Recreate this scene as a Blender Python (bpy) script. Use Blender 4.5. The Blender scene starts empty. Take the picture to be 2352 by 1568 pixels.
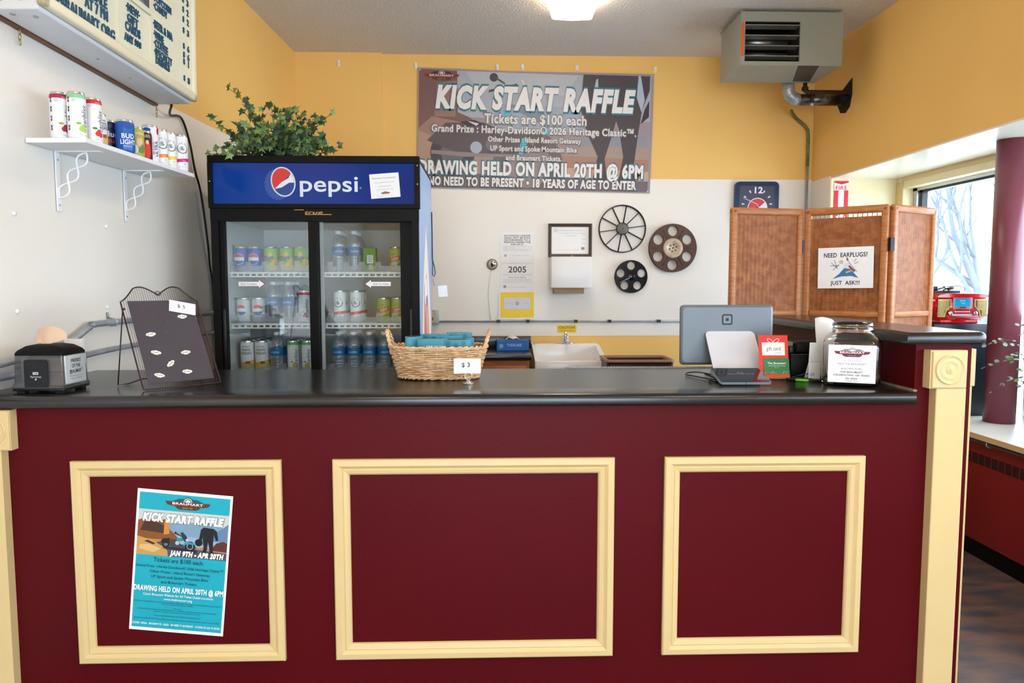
import bpy, bmesh, math, random
from mathutils import Matrix, Vector
random.seed(7)
S = bpy.context.scene
COL = S.collection
PI = math.pi
R_ = math.radians

# ---------------------------------------------------------------- camera
cam = bpy.data.cameras.new('camera')
cam_ob = bpy.data.objects.new('camera', cam)
COL.objects.link(cam_ob)
cam_ob.location = (0, 0, 1.40)
cam_ob.rotation_euler = (R_(90 - 4.56), 0, R_(-1.7))
cam.sensor_fit = 'HORIZONTAL'
cam.sensor_width = 36
cam.lens = 1670 / 2352 * 36
cam.dof.use_dof = True
cam.dof.focus_distance = 2.42
cam.dof.aperture_fstop = 8.0
cam.clip_start = .05
S.camera = cam_ob

# ---------------------------------------------------------------- exposure, world, daylight
S.view_settings.view_transform = 'Standard'
S.view_settings.look = 'None'
S.view_settings.gamma = 1
S.view_settings.use_curve_mapping = False
S.view_settings.exposure = 0.8
S.cycles.transparent_max_bounces = 40
SKY_STRENGTH = 7.2
LAMP_STRENGTH = 7.5
w = bpy.data.worlds.new('sky')
S.world = w
w.use_nodes = True
nt = w.node_tree
bg = nt.nodes['Background']
tc = nt.nodes.new('ShaderNodeTexCoord')
sx = nt.nodes.new('ShaderNodeSeparateXYZ')
cr = nt.nodes.new('ShaderNodeValToRGB')
cr.color_ramp.elements[0].position = .45
cr.color_ramp.elements[0].color = (.70, .82, .95, 1)
cr.color_ramp.elements[1].position = .75
cr.color_ramp.elements[1].color = (.66, .82, 1.0, 1)
mp = nt.nodes.new('ShaderNodeMath')
mp.operation = 'MULTIPLY_ADD'
mp.inputs[1].default_value = .5
mp.inputs[2].default_value = .5
nt.links.new(tc.outputs['Generated'], sx.inputs[0])
nt.links.new(sx.outputs['Z'], mp.inputs[0])
nt.links.new(mp.outputs[0], cr.inputs[0])
nt.links.new(cr.outputs[0], bg.inputs[0])
bg.inputs[1].default_value = SKY_STRENGTH


def portal(name, loc, rot, sx_, sy_):
    l = bpy.data.lights.new(name, 'AREA')
    l.shape = 'RECTANGLE'
    l.size, l.size_y = sx_, sy_
    l.cycles.is_portal = True
    o = bpy.data.objects.new(name, l)
    COL.objects.link(o)
    o.location = loc
    o.rotation_euler = rot


portal('side_window_daylight', (3.16, 1.6, 1.40), (0, PI / 2, 0), 1.5, 7.0)
portal('entrance_daylight', (.35, -3.62, 1.15), (R_(90), 0, 0), 3.0, 2.2)


# ---------------------------------------------------------------- materials
def lin(h):
    h = h.lstrip('#')
    c = [int(h[i:i + 2], 16) / 255 for i in (0, 2, 4)]
    return tuple(x / 12.92 if x <= .04045 else ((x + .055) / 1.055) ** 2.4 for x in c) + (1,)


MATS = {}


def mat(name, hex_, rough=.5, metal=0, vary=.06, vscale=9, bump=0, bscale=200, bdist=.002, spec=.5, coat=0, trans=0,
        ior=1.45, hex2=None, stretch=None, emit=0, detail=2):
    m = bpy.data.materials.new(name)
    m.use_nodes = True
    n = m.node_tree
    b = n.nodes['Principled BSDF']
    b.inputs['Roughness'].default_value = rough
    b.inputs['Metallic'].default_value = metal
    b.inputs['Specular IOR Level'].default_value = spec
    b.inputs['Coat Weight'].default_value = coat
    b.inputs['Coat Roughness'].default_value = .1
    b.inputs['Transmission Weight'].default_value = trans
    b.inputs['IOR'].default_value = ior
    c = lin(hex_)
    b.inputs['Base Color'].default_value = c
    t = n.nodes.new('ShaderNodeTexCoord')
    src = t.outputs['Object']
    if stretch:
        mpn = n.nodes.new('ShaderNodeMapping')
        mpn.inputs['Scale'].default_value = stretch
        n.links.new(src, mpn.inputs[0])
        src = mpn.outputs[0]
    if vary or hex2:
        c2 = lin(hex2) if hex2 else tuple(x * (1 - vary) for x in c[:3]) + (1,)
        no = n.nodes.new('ShaderNodeTexNoise')
        no.inputs['Scale'].default_value = vscale
        no.inputs['Detail'].default_value = detail
        n.links.new(src, no.inputs['Vector'])
        r = n.nodes.new('ShaderNodeValToRGB')
        r.color_ramp.elements[0].position = .35
        r.color_ramp.elements[1].position = .65
        r.color_ramp.elements[0].color = c
        r.color_ramp.elements[1].color = c2
        n.links.new(no.outputs[0], r.inputs[0])
        n.links.new(r.outputs[0], b.inputs['Base Color'])
    if bump:
        no = n.nodes.new('ShaderNodeTexNoise')
        no.inputs['Scale'].default_value = bscale
        no.inputs['Detail'].default_value = 2
        n.links.new(t.outputs['Object'], no.inputs['Vector'])
        bu = n.nodes.new('ShaderNodeBump')
        bu.inputs['Strength'].default_value = bump
        bu.inputs['Distance'].default_value = bdist
        n.links.new(no.outputs[0], bu.inputs['Height'])
        n.links.new(bu.outputs[0], b.inputs['Normal'])
    if emit:
        b.inputs['Emission Color'].default_value = c
        b.inputs['Emission Strength'].default_value = emit
    MATS[name] = m
    return m


def clear(name, tint=(1, 1, 1), gloss=1.0, rough=.02, haze=0, hazecol=(.9, .9, .95)):
    """thin clear sheet: see-through with Fresnel reflection, optionally milky"""
    m = bpy.data.materials.new(name)
    m.use_nodes = True
    n = m.node_tree
    n.nodes.clear()
    out = n.nodes.new('ShaderNodeOutputMaterial')
    tr = n.nodes.new('ShaderNodeBsdfTransparent')
    tr.inputs[0].default_value = tint + (1,)
    gl = n.nodes.new('ShaderNodeBsdfGlossy')
    gl.inputs['Roughness'].default_value = rough
    fr = n.nodes.new('ShaderNodeFresnel')
    ge = n.nodes.new('ShaderNodeNewGeometry')
    ix = n.nodes.new('ShaderNodeMapRange')          # same reflectance from either face of the thin sheet
    ix.inputs['To Min'].default_value = 1.5
    ix.inputs['To Max'].default_value = 1 / 1.5
    n.links.new(ge.outputs['Backfacing'], ix.inputs['Value'])
    n.links.new(ix.outputs[0], fr.inputs[0])
    mu = n.nodes.new('ShaderNodeMath')
    mu.operation = 'MULTIPLY'
    mu.inputs[1].default_value = gloss
    n.links.new(fr.outputs[0], mu.inputs[0])
    mx = n.nodes.new('ShaderNodeMixShader')
    n.links.new(mu.outputs[0], mx.inputs[0])
    base = tr.outputs[0]
    if haze:
        d = n.nodes.new('ShaderNodeBsdfDiffuse')
        d.inputs[0].default_value = hazecol + (1,)
        m2 = n.nodes.new('ShaderNodeMixShader')
        m2.inputs[0].default_value = haze
        n.links.new(base, m2.inputs[1])
        n.links.new(d.outputs[0], m2.inputs[2])
        base = m2.outputs[0]
    n.links.new(base, mx.inputs[1])
    n.links.new(gl.outputs[0], mx.inputs[2])
    n.links.new(mx.outputs[0], out.inputs[0])
    MATS[name] = m
    return m


_ink = {}


def ink(hex_, rough=.5, coat=0):
    """plain printed colour"""
    k = (hex_, rough, coat)
    if k not in _ink:
        _ink[k] = mat('print_' + hex_, hex_, rough, vary=.04, vscale=60, coat=coat)
    return _ink[k]


yellow = mat('yellow_wall_paint', '#f3c470', .55, vary=.05, vscale=1.3, bump=.12, bscale=160)
whitewall = mat('white_wall_panel', '#efe9df', .32, vary=.03, vscale=2, bump=.18, bscale=130, bdist=.003)
palewall = mat('pale_yellow_paint', '#f1e2b4', .45, vary=.04, vscale=2, bump=.1, bscale=160)
soffitm = mat('glossy_white_soffit', '#eee9d6', .22, vary=.04, vscale=3, bump=.06, bscale=12, bdist=.01)
ceilm = mat('popcorn_ceiling', '#ded6cc', .9, vary=.14, vscale=90, bump=.6, bscale=75, bdist=.012)
floorm = mat('mottled_vinyl_floor', '#85695a', .38, hex2='#4a525c', vscale=5, stretch=(1, 2.4, 1), bump=.04, bscale=40, detail=8)  # brown mottle; its blue-grey puts the window's reflection into the colour
maroon = mat('maroon_paint', '#54070f', .42, spec=.14, vary=.1, vscale=2.2, bump=.2, bscale=210, bdist=.0025)
cream = mat('cream_trim_paint', '#e0c48c', .38, vary=.03, vscale=6, bump=.03, bscale=60)
laminate = mat('black_laminate', '#1e1b1b', .22, spec=.72, vary=.2, vscale=300)
black = mat('black_plastic', '#121214', .38, vary=.15, vscale=30)
blackm = mat('black_enamel', '#0d0b09', .5, spec=.16, vary=.15, vscale=20)
darkgap = mat('dark_interior', '#0c0b0b', .8, vary=.1)
chrome = mat('chrome', '#e6e6e8', .1, 1, vary=.02)
steel = mat('galvanised_steel', '#b4bac0', .42, .45, vary=.25, vscale=14)
alu = mat('brushed_aluminium', '#c6cdd6', .35, 1, vary=.05, stretch=(1, 60, 1))
whitem = mat('white_enamel', '#f2f2f2', .3, vary=.02)
whitep = mat('white_plastic', '#eeeeee', .4, vary=.02)
paper = mat('white_paper', '#f4f3f3', .6, vary=.02, vscale=30)
inkk = ink('#1c1a22')
glass = clear('window_glass', (.97, .98, .98))
fglass = clear('fridge_glass', (.90, .93, .93), 1.35, .01)
pet = clear('clear_bottle_plastic', (.90, .93, .96), 2.6, .06, .10, (.75, .8, .85))
acry = clear('clear_acrylic', (.96, .97, .97), 1.6, .03)
smoke = clear('smoky_plastic', (.42, .43, .46), 1.5, .08, .12, (.3, .32, .35))
frost = clear('frosted_rail_plastic', (.86, .88, .9), 1.4, .15, .14)
wood = mat('orange_wood', '#b4672c', .4, hex2='#97521f', vscale=4, stretch=(2, 2, 14), bump=.05)
brownw = mat('brown_wood_strip', '#7a4a22', .5, hex2='#5e3616', vscale=5, stretch=(8, 1, 8))
wicker = mat('pale_willow', '#e0bd94', .5, hex2='#c79a68', vscale=40, bump=.2, bscale=120)
rattan = mat('brown_rattan', '#a8683a', .33, hex2='#8c4f24', vscale=26, bump=.25, bscale=160)
rattanl = mat('wrapped_cane', '#b87a48', .4, hex2='#a96330', vscale=18, stretch=(1, 1, 6), bump=.35, bscale=130)
bronze = mat('dark_bronze_wire', '#4a3438', .42, .6, vary=.2, vscale=40)
leafa = mat('ivy_dark_green', '#3d5a34', .45, hex2='#2a4430', vscale=24)
leafb = mat('ivy_light_green', '#85a05c', .45, hex2='#5d8046', vscale=24)
stemm = mat('brown_stem', '#5a4526', .7, vary=.2)
euca = mat('eucalyptus_leaf', '#9db9a8', .4, hex2='#6f947f', vscale=30)
eucab = mat('eucalyptus_leaf_green', '#7d9c56', .4, hex2='#5c8050', vscale=30)
unit = mat('grey_green_enamel', '#8d8f83', .45, vary=.05, vscale=5)
unitd = mat('louver_metal', '#a9a69b', .3, .7, vary=.1)
rust = mat('rusty_pipe', '#3a2a20', .6, .3, vary=.4, vscale=30)
greenw = mat('green_pipe_wrap', '#4f6a2e', .6, hex2='#7d7a4a', vscale=40)
darkred = mat('dark_red_enamel', '#8a1f20', .35, vary=.12, vscale=4, bump=.05, bscale=30)
postm = mat('column_paint', '#7a3b48', .33, vary=.05, vscale=4, bump=.08, bscale=120)
navy = mat('navy_plastic', '#12294f', .3, vary=.06)
teal = mat('teal_neoprene', '#4c93a8', .7, vary=.1, vscale=60, bump=.15, bscale=500)
glassj = mat('jar_glass', '#ffffff', .0, vary=0, trans=1, ior=1.48, spec=.5)
bark = mat('hazed_bark', '#555d6a', .8, vary=.2)  # pale blue-grey puts the window glare into the bark colour
snow = mat('pale_ground', '#d5d8dc', .9, vary=.1, vscale=1)
napkinm = mat('kraft_napkin', '#d8b79c', .8, vary=.06, bump=.2, bscale=60)
regm = mat('register_grey', '#747d85', .45, .3, vary=.04)
lampm = mat('lamp_diffuser', '#ffedd6', .4, vary=0, emit=LAMP_STRENGTH)


# ---------------------------------------------------------------- mesh builder
def FY(x, y, z):      # a flat layout (u right, v up, w out) facing the counter front (-Y)
    return Matrix.Translation((x, y, z)) @ Matrix.Rotation(PI / 2, 4, 'X')


def FX(x, y, z):      # a flat layout facing +X (u along +Y, v up)
    m = Matrix(((0, 0, 1, 0), (1, 0, 0, 0), (0, 1, 0, 0), (0, 0, 0, 1)))
    return Matrix.Translation((x, y, z)) @ m


def RU(a):            # turn a flat layout in its own plane
    return Matrix.Rotation(a, 4, 'Z')


def TR(x=0, y=0, z=0):
    return Matrix.Translation((x, y, z))


_TX = {}


def text_geo(s, shear, bold, res):
    k = (s, shear, bold, res)
    if k not in _TX:
        c = bpy.data.curves.new('t', 'FONT')
        c.body, c.shear, c.offset, c.resolution_u = s, shear, bold, res
        c.space_character = 1 + bold * 2.2
        o = bpy.data.objects.new('t', c)
        me = o.to_mesh()
        v = [tuple(p.co) for p in me.vertices]
        f = [tuple(p.vertices) for p in me.polygons]
        o.to_mesh_clear()
        bpy.data.objects.remove(o)
        bpy.data.curves.remove(c)
        _TX[k] = (v, f)
    return _TX[k]


class MB:
    def __init__(self):
        self.v, self.f, self.mi, self.sm, self.mats = [], [], [], [], []

    def slot(self, m):
        if m not in self.mats:
            self.mats.append(m)
        return self.mats.index(m)

    def add(self, vs, fs, m, smooth=False, M=None):
        o = len(self.v)
        i = self.slot(m)
        if M is not None:
            vs = [tuple(M @ Vector(p)) for p in vs]
        self.v += [tuple(p) for p in vs]
        for f in fs:
            self.f.append(tuple(o + k for k in f))
            self.mi.append(i)
            self.sm.append(smooth)
        return self

    def box(self, x0, x1, y0, y1, z0, z1, m, bev=0, M=None, seg=2):
        if not bev:
            vs = [(x, y, z) for z in (z0, z1) for y in (y0, y1) for x in (x0, x1)]
            fs = [(0, 2, 3, 1), (4, 5, 7, 6), (0, 1, 5, 4), (2, 6, 7, 3), (0, 4, 6, 2), (1, 3, 7, 5)]
            return self.add(vs, fs, m, False, M)
        b = bmesh.new()
        bmesh.ops.create_cube(b, size=1)
        for p in b.verts:
            p.co = ((x0 + x1) / 2 + p.co.x * (x1 - x0), (y0 + y1) / 2 + p.co.y * (y1 - y0), (z0 + z1) / 2 + p.co.z * (z1 - z0))
        bmesh.ops.bevel(b, geom=list(b.edges), offset=bev, segments=seg, profile=.5, affect='EDGES', clamp_overlap=True)
        b.verts.index_update()
        self.add([tuple(p.co) for p in b.verts], [tuple(p.index for p in f.verts) for f in b.faces], m, seg > 1, M)
        b.free()
        return self

    def prism(self, pts, w0, w1, m, M=None, smooth=False):
        """closed outline pts (u,v) given thickness along w"""
        n = len(pts)
        vs = [(u, v, w0) for u, v in pts] + [(u, v, w1) for u, v in pts]
        fs = [tuple(range(n))[::-1], tuple(range(n, 2 * n))]
        self.add(vs, fs, m, False, M)
        self.add(vs, [(i, (i + 1) % n, n + (i + 1) % n, n + i) for i in range(n)], m, smooth, M)
        return self

    def poly(self, pts, m, M=None, w=0):
        return self.add([(p[0], p[1], p[2] if len(p) > 2 else w) for p in pts], [tuple(range(len(pts)))], m, False, M)

    def rect(self, u0, u1, v0, v1, m, M=None, w=0):
        return self.poly([(u0, v0), (u1, v0), (u1, v1), (u0, v1)], m, M, w)

    def disc(self, u, v, r, m, M=None, w=0, n=24, ry=None, a0=0, a1=2 * PI):
        ry = ry or r
        k = n if a1 - a0 > 6.28 else n + 1
        return self.poly([(u + r * math.cos(a0 + (a1 - a0) * i / n), v + ry * math.sin(a0 + (a1 - a0) * i / n)) for i in range(k)], m, M, w)

    def ring(self, u, v, r0, r1, m, M=None, w=0, n=32, a0=0, a1=2 * PI):
        vs, fs = [], []
        for i in range(n + 1):
            a = a0 + (a1 - a0) * i / n
            vs += [(u + r0 * math.cos(a), v + r0 * math.sin(a), w), (u + r1 * math.cos(a), v + r1 * math.sin(a), w)]
        fs = [(2 * i, 2 * i + 1, 2 * i + 3, 2 * i + 2) for i in range(n)]
        return self.add(vs, fs, m, False, M)

    def lathe(self, prof, m, n=24, M=None, cap=True, mats=None, smooth=True):
        """profile [(r,z)] about z; mats: material per profile step"""
        vs = [(r * math.cos(2 * PI * i / n), r * math.sin(2 * PI * i / n), z) for r, z in prof for i in range(n)]
        for j in range(len(prof) - 1):
            fs = [(j * n + i, j * n + (i + 1) % n, (j + 1) * n + (i + 1) % n, (j + 1) * n + i) for i in range(n)]
            if j == 0:
                o = len(self.v)
                self.v += [tuple(M @ Vector(p)) if M is not None else p for p in vs]
            ii = self.slot(mats[j] if mats else m)
            for f in fs:
                self.f.append(tuple(o + k for k in f))
                self.mi.append(ii)
                self.sm.append(smooth)
        if cap:
            L = len(prof) - 1
            if prof[0][0] > 1e-5:
                self.f.append(tuple(o + i for i in range(n))[::-1]); self.mi.append(self.slot(mats[0] if mats else m)); self.sm.append(False)
            if prof[L][0] > 1e-5:
                self.f.append(tuple(o + L * n + i for i in range(n))); self.mi.append(self.slot(mats[-1] if mats else m)); self.sm.append(False)
        return self

    def cyl(self, p0, p1, r, m, n=12, r1=None):
        p0, p1 = Vector(p0), Vector(p1)
        d = p1 - p0
        M = Matrix.Translation(p0) @ d.to_track_quat('Z', 'Y').to_matrix().to_4x4()
        return self.lathe([(r, 0), (r if r1 is None else r1, d.length)], m, n, M)

    def tube(self, pts, r, m, n=8, closed=False, taper=None, flat=1.0):
        P = [Vector(p) for p in pts]
        k = len(P)
        vs, fs = [], []
        up = None
        for i in range(k):
            a = P[i - 1] if (i or closed) else P[0]
            b = P[(i + 1) % k] if (i < k - 1 or closed) else P[-1]
            t = (b - a)
            t = t.normalized() if t.length > 1e-9 else Vector((0, 0, 1))
            if up is None:
                up = Vector((0, 0, 1)) if abs(t.z) < .9 else Vector((0, 1, 0))
            s = t.cross(up)
            if s.length < 1e-6:
                s = t.cross(Vector((1, 0, 0)))
            s.normalize()
            up = s.cross(t).normalized()
            rr = r if taper is None else r * (1 + (taper - 1) * i / max(1, k - 1))
            for j in range(n):
                q = 2 * PI * j / n
                vs.append(tuple(P[i] + s * (math.cos(q) * rr) + up * (math.sin(q) * rr * flat)))
        for i in range(k if closed else k - 1):
            for j in range(n):
                a, b = i * n + j, i * n + (j + 1) % n
                c, d = ((i + 1) % k) * n + (j + 1) % n, ((i + 1) % k) * n + j
                fs.append((a, b, c, d))
        if not closed:
            fs += [tuple(range(n))[::-1], tuple(range((k - 1) * n, k * n))]
        return self.add(vs, fs, m, True)

    def text(self, s, u, v, h, m, M=None, w=None, wide=None, bold=0, shear=0, al='C', res=3, wrap=None, rot=0, depth=0):
        """printed lettering of capital height h centred on (u,v); wide squeezes it to that width"""
        vs, fs = text_geo(s, shear, bold, res)
        if not vs:
            return self
        x0, x1 = min(p[0] for p in vs), max(p[0] for p in vs)
        k = h / .70
        kx = k if wide is None else wide / max(1e-6, x1 - x0)
        ox = {'C': (x0 + x1) / 2, 'L': x0, 'R': x1}[al]
        c, sn = math.cos(rot), math.sin(rot)
        W = w or 0
        q = []
        for x, y, _ in vs:
            a, b = (x - ox) * kx, (y - .35) * k
            a, b = a * c - b * sn, a * sn + b * c
            q.append((u + a, v + b, W))
        if wrap:
            bb = bmesh.new()
            bv = [bb.verts.new(p) for p in q]
            for f in fs:
                try:
                    bb.faces.new([bv[i] for i in f])
                except ValueError:
                    pass
            for _ in range(3):
                le = [e for e in bb.edges if abs(e.verts[0].co.x - e.verts[1].co.x) > wrap * .16]
                if le:
                    bmesh.ops.subdivide_edges(bb, edges=le, cuts=1)
                    bmesh.ops.triangulate(bb, faces=[f for f in bb.faces if len(f.verts) > 4])
            bb.verts.index_update()
            q = [tuple(p.co) for p in bb.verts]
            fs = [tuple(p.index for p in f.verts) for f in bb.faces]
            bb.free()
            q = [((wrap + W) * math.sin(a / wrap), -(wrap + W) * math.cos(a / wrap), b) for a, b, _ in q]
        if depth:
            n = len(q)
            cnt = {}
            for f in fs:
                for i in range(len(f)):
                    e = (f[i], f[(i + 1) % len(f)])
                    cnt[e] = 1
            side = [(a, b, b + n, a + n) for a, b in cnt if (b, a) not in cnt]
            q = q + [(a, b, c_ + depth) for a, b, c_ in q]
            fs = [tuple(i + n for i in f) for f in fs] + side
        return self.add(q, fs, m, False, M)

    def build(self, name, parent=None, loc=None, rot=None):
        me = bpy.data.meshes.new(name)
        me.from_pydata(self.v, [], self.f)
        for m in self.mats:
            me.materials.append(m)
        me.polygons.foreach_set('material_index', self.mi)
        me.polygons.foreach_set('use_smooth', self.sm)
        me.update()
        o = bpy.data.objects.new(name, me)
        COL.objects.link(o)
        if parent:
            o.parent = parent
        if loc:
            o.location = loc
        if rot:
            o.rotation_euler = rot
        return o


def tag(o, label, cat, group=None, kind=None):
    o['label'] = label
    o['category'] = cat
    if group:
        o['group'] = group
    if kind:
        o['kind'] = kind
    return o


def thing(name, label, cat, loc=(0, 0, 0), rotz=0, group=None):
    o = bpy.data.objects.new(name, None)
    COL.objects.link(o)
    o.empty_display_size = .05
    o.location = loc
    o.rotation_euler = (0, 0, rotz)
    return tag(o, label, cat, group)


def struct(o):
    o['kind'] = 'structure'
    return o


def dup(o, loc, rotz=0, label=None, group=None):
    r = o.copy()
    COL.objects.link(r)
    r.location = loc
    r.rotation_euler = (0, 0, rotz)
    if label:
        r['label'] = label
    if group:
        r['group'] = group
    for c in list(o.children):
        d = c.copy()
        COL.objects.link(d)
        d.parent = r
        for e in list(c.children):
            g = e.copy()
            COL.objects.link(g)
            g.parent = d
    return r


# the left wall is splayed a little: s runs along it into the depth, n stands out of it
WA = math.atan(.0441)


def LW(s, n, z):
    return (-1.555 + s * math.sin(WA) + n * math.cos(WA), 2.6 + s * math.cos(WA) - n * math.sin(WA), z)


# ---------------------------------------------------------------- the setting
YB, ZC, XR = 5.55, 3.09, 2.45
m = MB(); m.box(-4, 3.1, -3.7, 5.7, -.1, 0, floorm)
fl = struct(m.build('floor'))
m = MB(); m.box(-1.9, 3.15, -3.7, 5.75, ZC, ZC + .1, ceilm)
struct(m.build('ceiling'))
m = MB()
m.box(-1.9, 3.1, YB + .004, YB + .15, 0, 1.0, yellow)
m.box(-1.9, 3.1, YB, YB + .15, 1.0, 2.187, whitewall)
m.box(-1.9, 3.1, YB + .004, YB + .15, 2.187, ZC, yellow)
m.box(-1.5, -.795, YB - .03, YB + .05, 2.187, ZC, yellow)
m.box(-1.5, -.795, YB - .034, YB + .05, 0, 2.187, whitewall)
struct(m.build('wall_back'))
m = MB()
m.box(-.15, 0, -6.3, 3.1, 0, 2.235, whitewall)
m.box(-.15, -.004, -6.3, 3.1, 2.235, ZC, yellow)
struct(m.build('wall_left', None, LW(0, 0, 0), (0, 0, -WA)))
# wall over the windows and the return beside them
m = MB()
m.box(XR, 3.1, -3.6, YB, 2.16, ZC, yellow)
m.box(XR, 3.12, -3.6, 5.23, 2.15, 2.16, soffitm)
m.box(XR, 3.1, 5.236, YB, 0, 2.16, yellow)
m.box(XR + .001, 3.1, 5.23, 5.236, .62, 2.16, palewall)
m.box(XR - .004, XR, 5.236, YB, .9, 2.17, whitewall)
m.box(2.92, 3.1, -3.6, 5.23, 0, .62, maroon)
struct(m.build('wall_right'))
m = MB()
m.box(-1.9, -1.15, -3.7, -3.58, 0, ZC, yellow)
m.box(1.85, 3.1, -3.7, -3.58, 0, ZC, yellow)
m.box(-1.15, 1.85, -3.7, -3.58, 2.35, ZC, yellow)
struct(m.build('wall_front'))
m = MB()
for x in (-1.12, .35, 1.82):
    m.box(x - .035, x + .035, -3.66, -3.6, 0, 2.35, black)
for z in (.06, 2.3):
    m.box(-1.12, 1.82, -3.66, -3.6, z - .05, z + .05, black)
d = m.build('door_1')
struct(d)
m = MB(); m.box(-1.12, 1.82, -3.635, -3.63, .05, 2.3, glass); m.build('pane', d)
m = MB()
m.box(XR - .03, 3.08, -3.55, 5.228, .63, .655, mat('sill_white', '#f3efe2', .3, vary=.03))
m.box(XR - .032, XR - .03, -3.55, 5.228, .628, .655, cream)
struct(m.build('trim_1'))
# window along the right wall
m = MB()
XW = 3.05
m.box(2.93, 3.1, 5.14, 5.229, .655, 2.15, palewall)
m.box(2.93, 3.1, -3.5, 5.14, 2.07, 2.149, palewall)
m.box(2.925, 2.93, -3.5, 5.16, 2.12, 2.149, cream)
m.box(2.925, 2.93, 5.14, 5.228, .655, 2.12, cream)
m.box(3.0, 3.1, 5.09, 5.14, .66, 2.07, alu)
m.box(3.0, 3.1, -3.5, 5.14, 2.05, 2.07, alu)
m.box(3.02, 3.06, 5.06, 5.09, .66, 2.05, black)
m.box(3.02, 3.06, -3.5, 5.09, 2.035, 2.05, black)
for y in (3.93, 2.2, .4, -1.4):
    m.box(2.99, 3.1, y - .03, y + .03, .655, 2.05, alu)
    m.box(3.0, 3.06, y - .075, y - .03, .655, 2.05, black)
m.box(3.0, 3.1, -3.5, 3.9, 1.15, 1.2, alu)
wn = struct(m.build('window_1'))
m = MB(); m.box(3.04, 3.046, -3.5, 5.09, .66, 2.04, glass); m.build('pane', wn)
m = MB(); m.box(3.048, 3.075, -3.5, 3.9, .66, 1.16, mat('spandrel_grey', '#a9bcc4', .4)); m.build('spandrel_panel', wn)

# outside: ground and bare trees
m = MB(); m.box(3.2, 40, -12, 40, -.5, -.3, snow)
struct(m.build('ground'))


def tree(px, py, seed, label, lean=0):
    rnd = random.Random(seed)
    t = thing('bare_tree', label, 'tree', (px, py, -.3), 0, 'bare trees outside the window')
    a = MB(); b = MB()

    def branch(p, d, l, r, lev):
        pts = [p]
        for i in range(4):
            d = (d + Vector((rnd.uniform(-.2, .2), rnd.uniform(-.2, .2), rnd.uniform(-.05, .15)))).normalized()
            pts.append(pts[-1] + d * (l / 4))
        (a if lev == 0 else b).tube([tuple(q) for q in pts], r, bark, 6, taper=.5)
        if lev < 3:
            for i in range(3 if lev else 5):
                q = pts[rnd.choice((2, 3, 4))]
                dd = (d + Vector((rnd.uniform(-.9, .9), rnd.uniform(-.9, .9), rnd.uniform(-.1, .6)))).normalized()
                branch(q, dd, l * rnd.uniform(.55, .8), r * .5, lev + 1)
    branch(Vector((0, 0, 0)), Vector((lean, -lean * .5, 1)).normalized(), 2.2, .10, 0)
    a.build('trunk', t); b.build('branches', t)


tree(7.6, 11.0, 3, 'bare haze-paled tree outside the window, beside the maroon column', .1)
tree(9.8, 15.6, 5, 'thin bare tree outside the window, beside the woven screen', -.25)
tree(13.2, 17.4, 8, 'bare tree outside the window, farther off and seen past the column', .1)

# ---------------------------------------------------------------- service counter
def wall_x(y):
    return -1.555 + .0441 * (y - 2.6) + .0025


def bullnose(m, x0, x1, y0, y1, z0, z1, mt, r=.016):
    pr = []
    for i in range(5):
        a = PI / 2 * i / 4
        pr.append((y0 + r * .7 - r * .7 * math.sin(a), z0 + r * .6 - r * .6 * math.cos(a)))
    for i in range(6):
        a = PI / 2 * i / 5
        pr.append((y0 + r - r * math.cos(a), z1 - r + r * math.sin(a)))
    pr += [(y1, z1), (y1, z0)]
    n = len(pr)
    m.add([(wall_x(y) if x0 is None else x0, y, z) for y, z in pr] + [(x1, y, z) for y, z in pr],
          [tuple(range(n)), tuple(range(n, 2 * n))[::-1]], mt)
    m.add([(wall_x(y) if x0 is None else x0, y, z) for y, z in pr] + [(x1, y, z) for y, z in pr],
          [(i, n + i, n + (i + 1) % n, (i + 1) % n) for i in range(n)], mt, True)


def frame_sweep(m, x0, x1, z0, z1, y, mt, prof):
    k = len(prof)
    vs = []
    for cx, cz, dx, dz in ((x0, z0, 1, 1), (x1, z0, -1, 1), (x1, z1, -1, -1), (x0, z1, 1, -1)):
        vs += [(cx + dx * d, y - h, cz + dz * d) for d, h in prof]
    fs = []
    for c in range(4):
        a, b = c * k, ((c + 1) % 4) * k
        fs += [(a + i, b + i, b + i + 1, a + i + 1) for i in range(k - 1)]
    m.add(vs, fs, mt)


YF = 2.235
ct = thing('service_counter', 'maroon service counter with three cream framed panels under a black top', 'counter', (0, 2.5, 0))
ct.location = (0, 0, 0)
m = MB(); m.prism([(wall_x(YF), YF), (1.335, YF), (1.335, 2.84), (wall_x(2.84), 2.84)], 0, 1.024, maroon); m.build('body', ct)
m = MB(); bullnose(m, None, 1.324, 2.2, 2.875, 1.024, 1.062, laminate); m.build('countertop', ct)
m = MB()
for i in range(60):
    x = .32 + i * .011
    m.box(x, x + .0075, 2.905, 2.909, 1.050, 1.0655, steel)
m.box(.30, .99, 2.88, 2.905, 1.046, 1.0635, mat('grey_mesh_strip', '#a5a3ab', .5, hex2='#6f6c75', vscale=260))
m.build('back_edge_strip', ct)
prof = [(0, 0), (0, .013), (.004, .017), (.02, .018), (.026, .013), (.030, .010), (.033, .0125), (.044, .010), (.049, .006), (.051, 0)]
for x0, x1 in ((-1.285, -.647), (-.489, .387), (.545, 1.182)):
    m = MB(); frame_sweep(m, x0, x1, .216, .858, YF, cream, prof); m.build('panel_moulding', ct)


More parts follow.
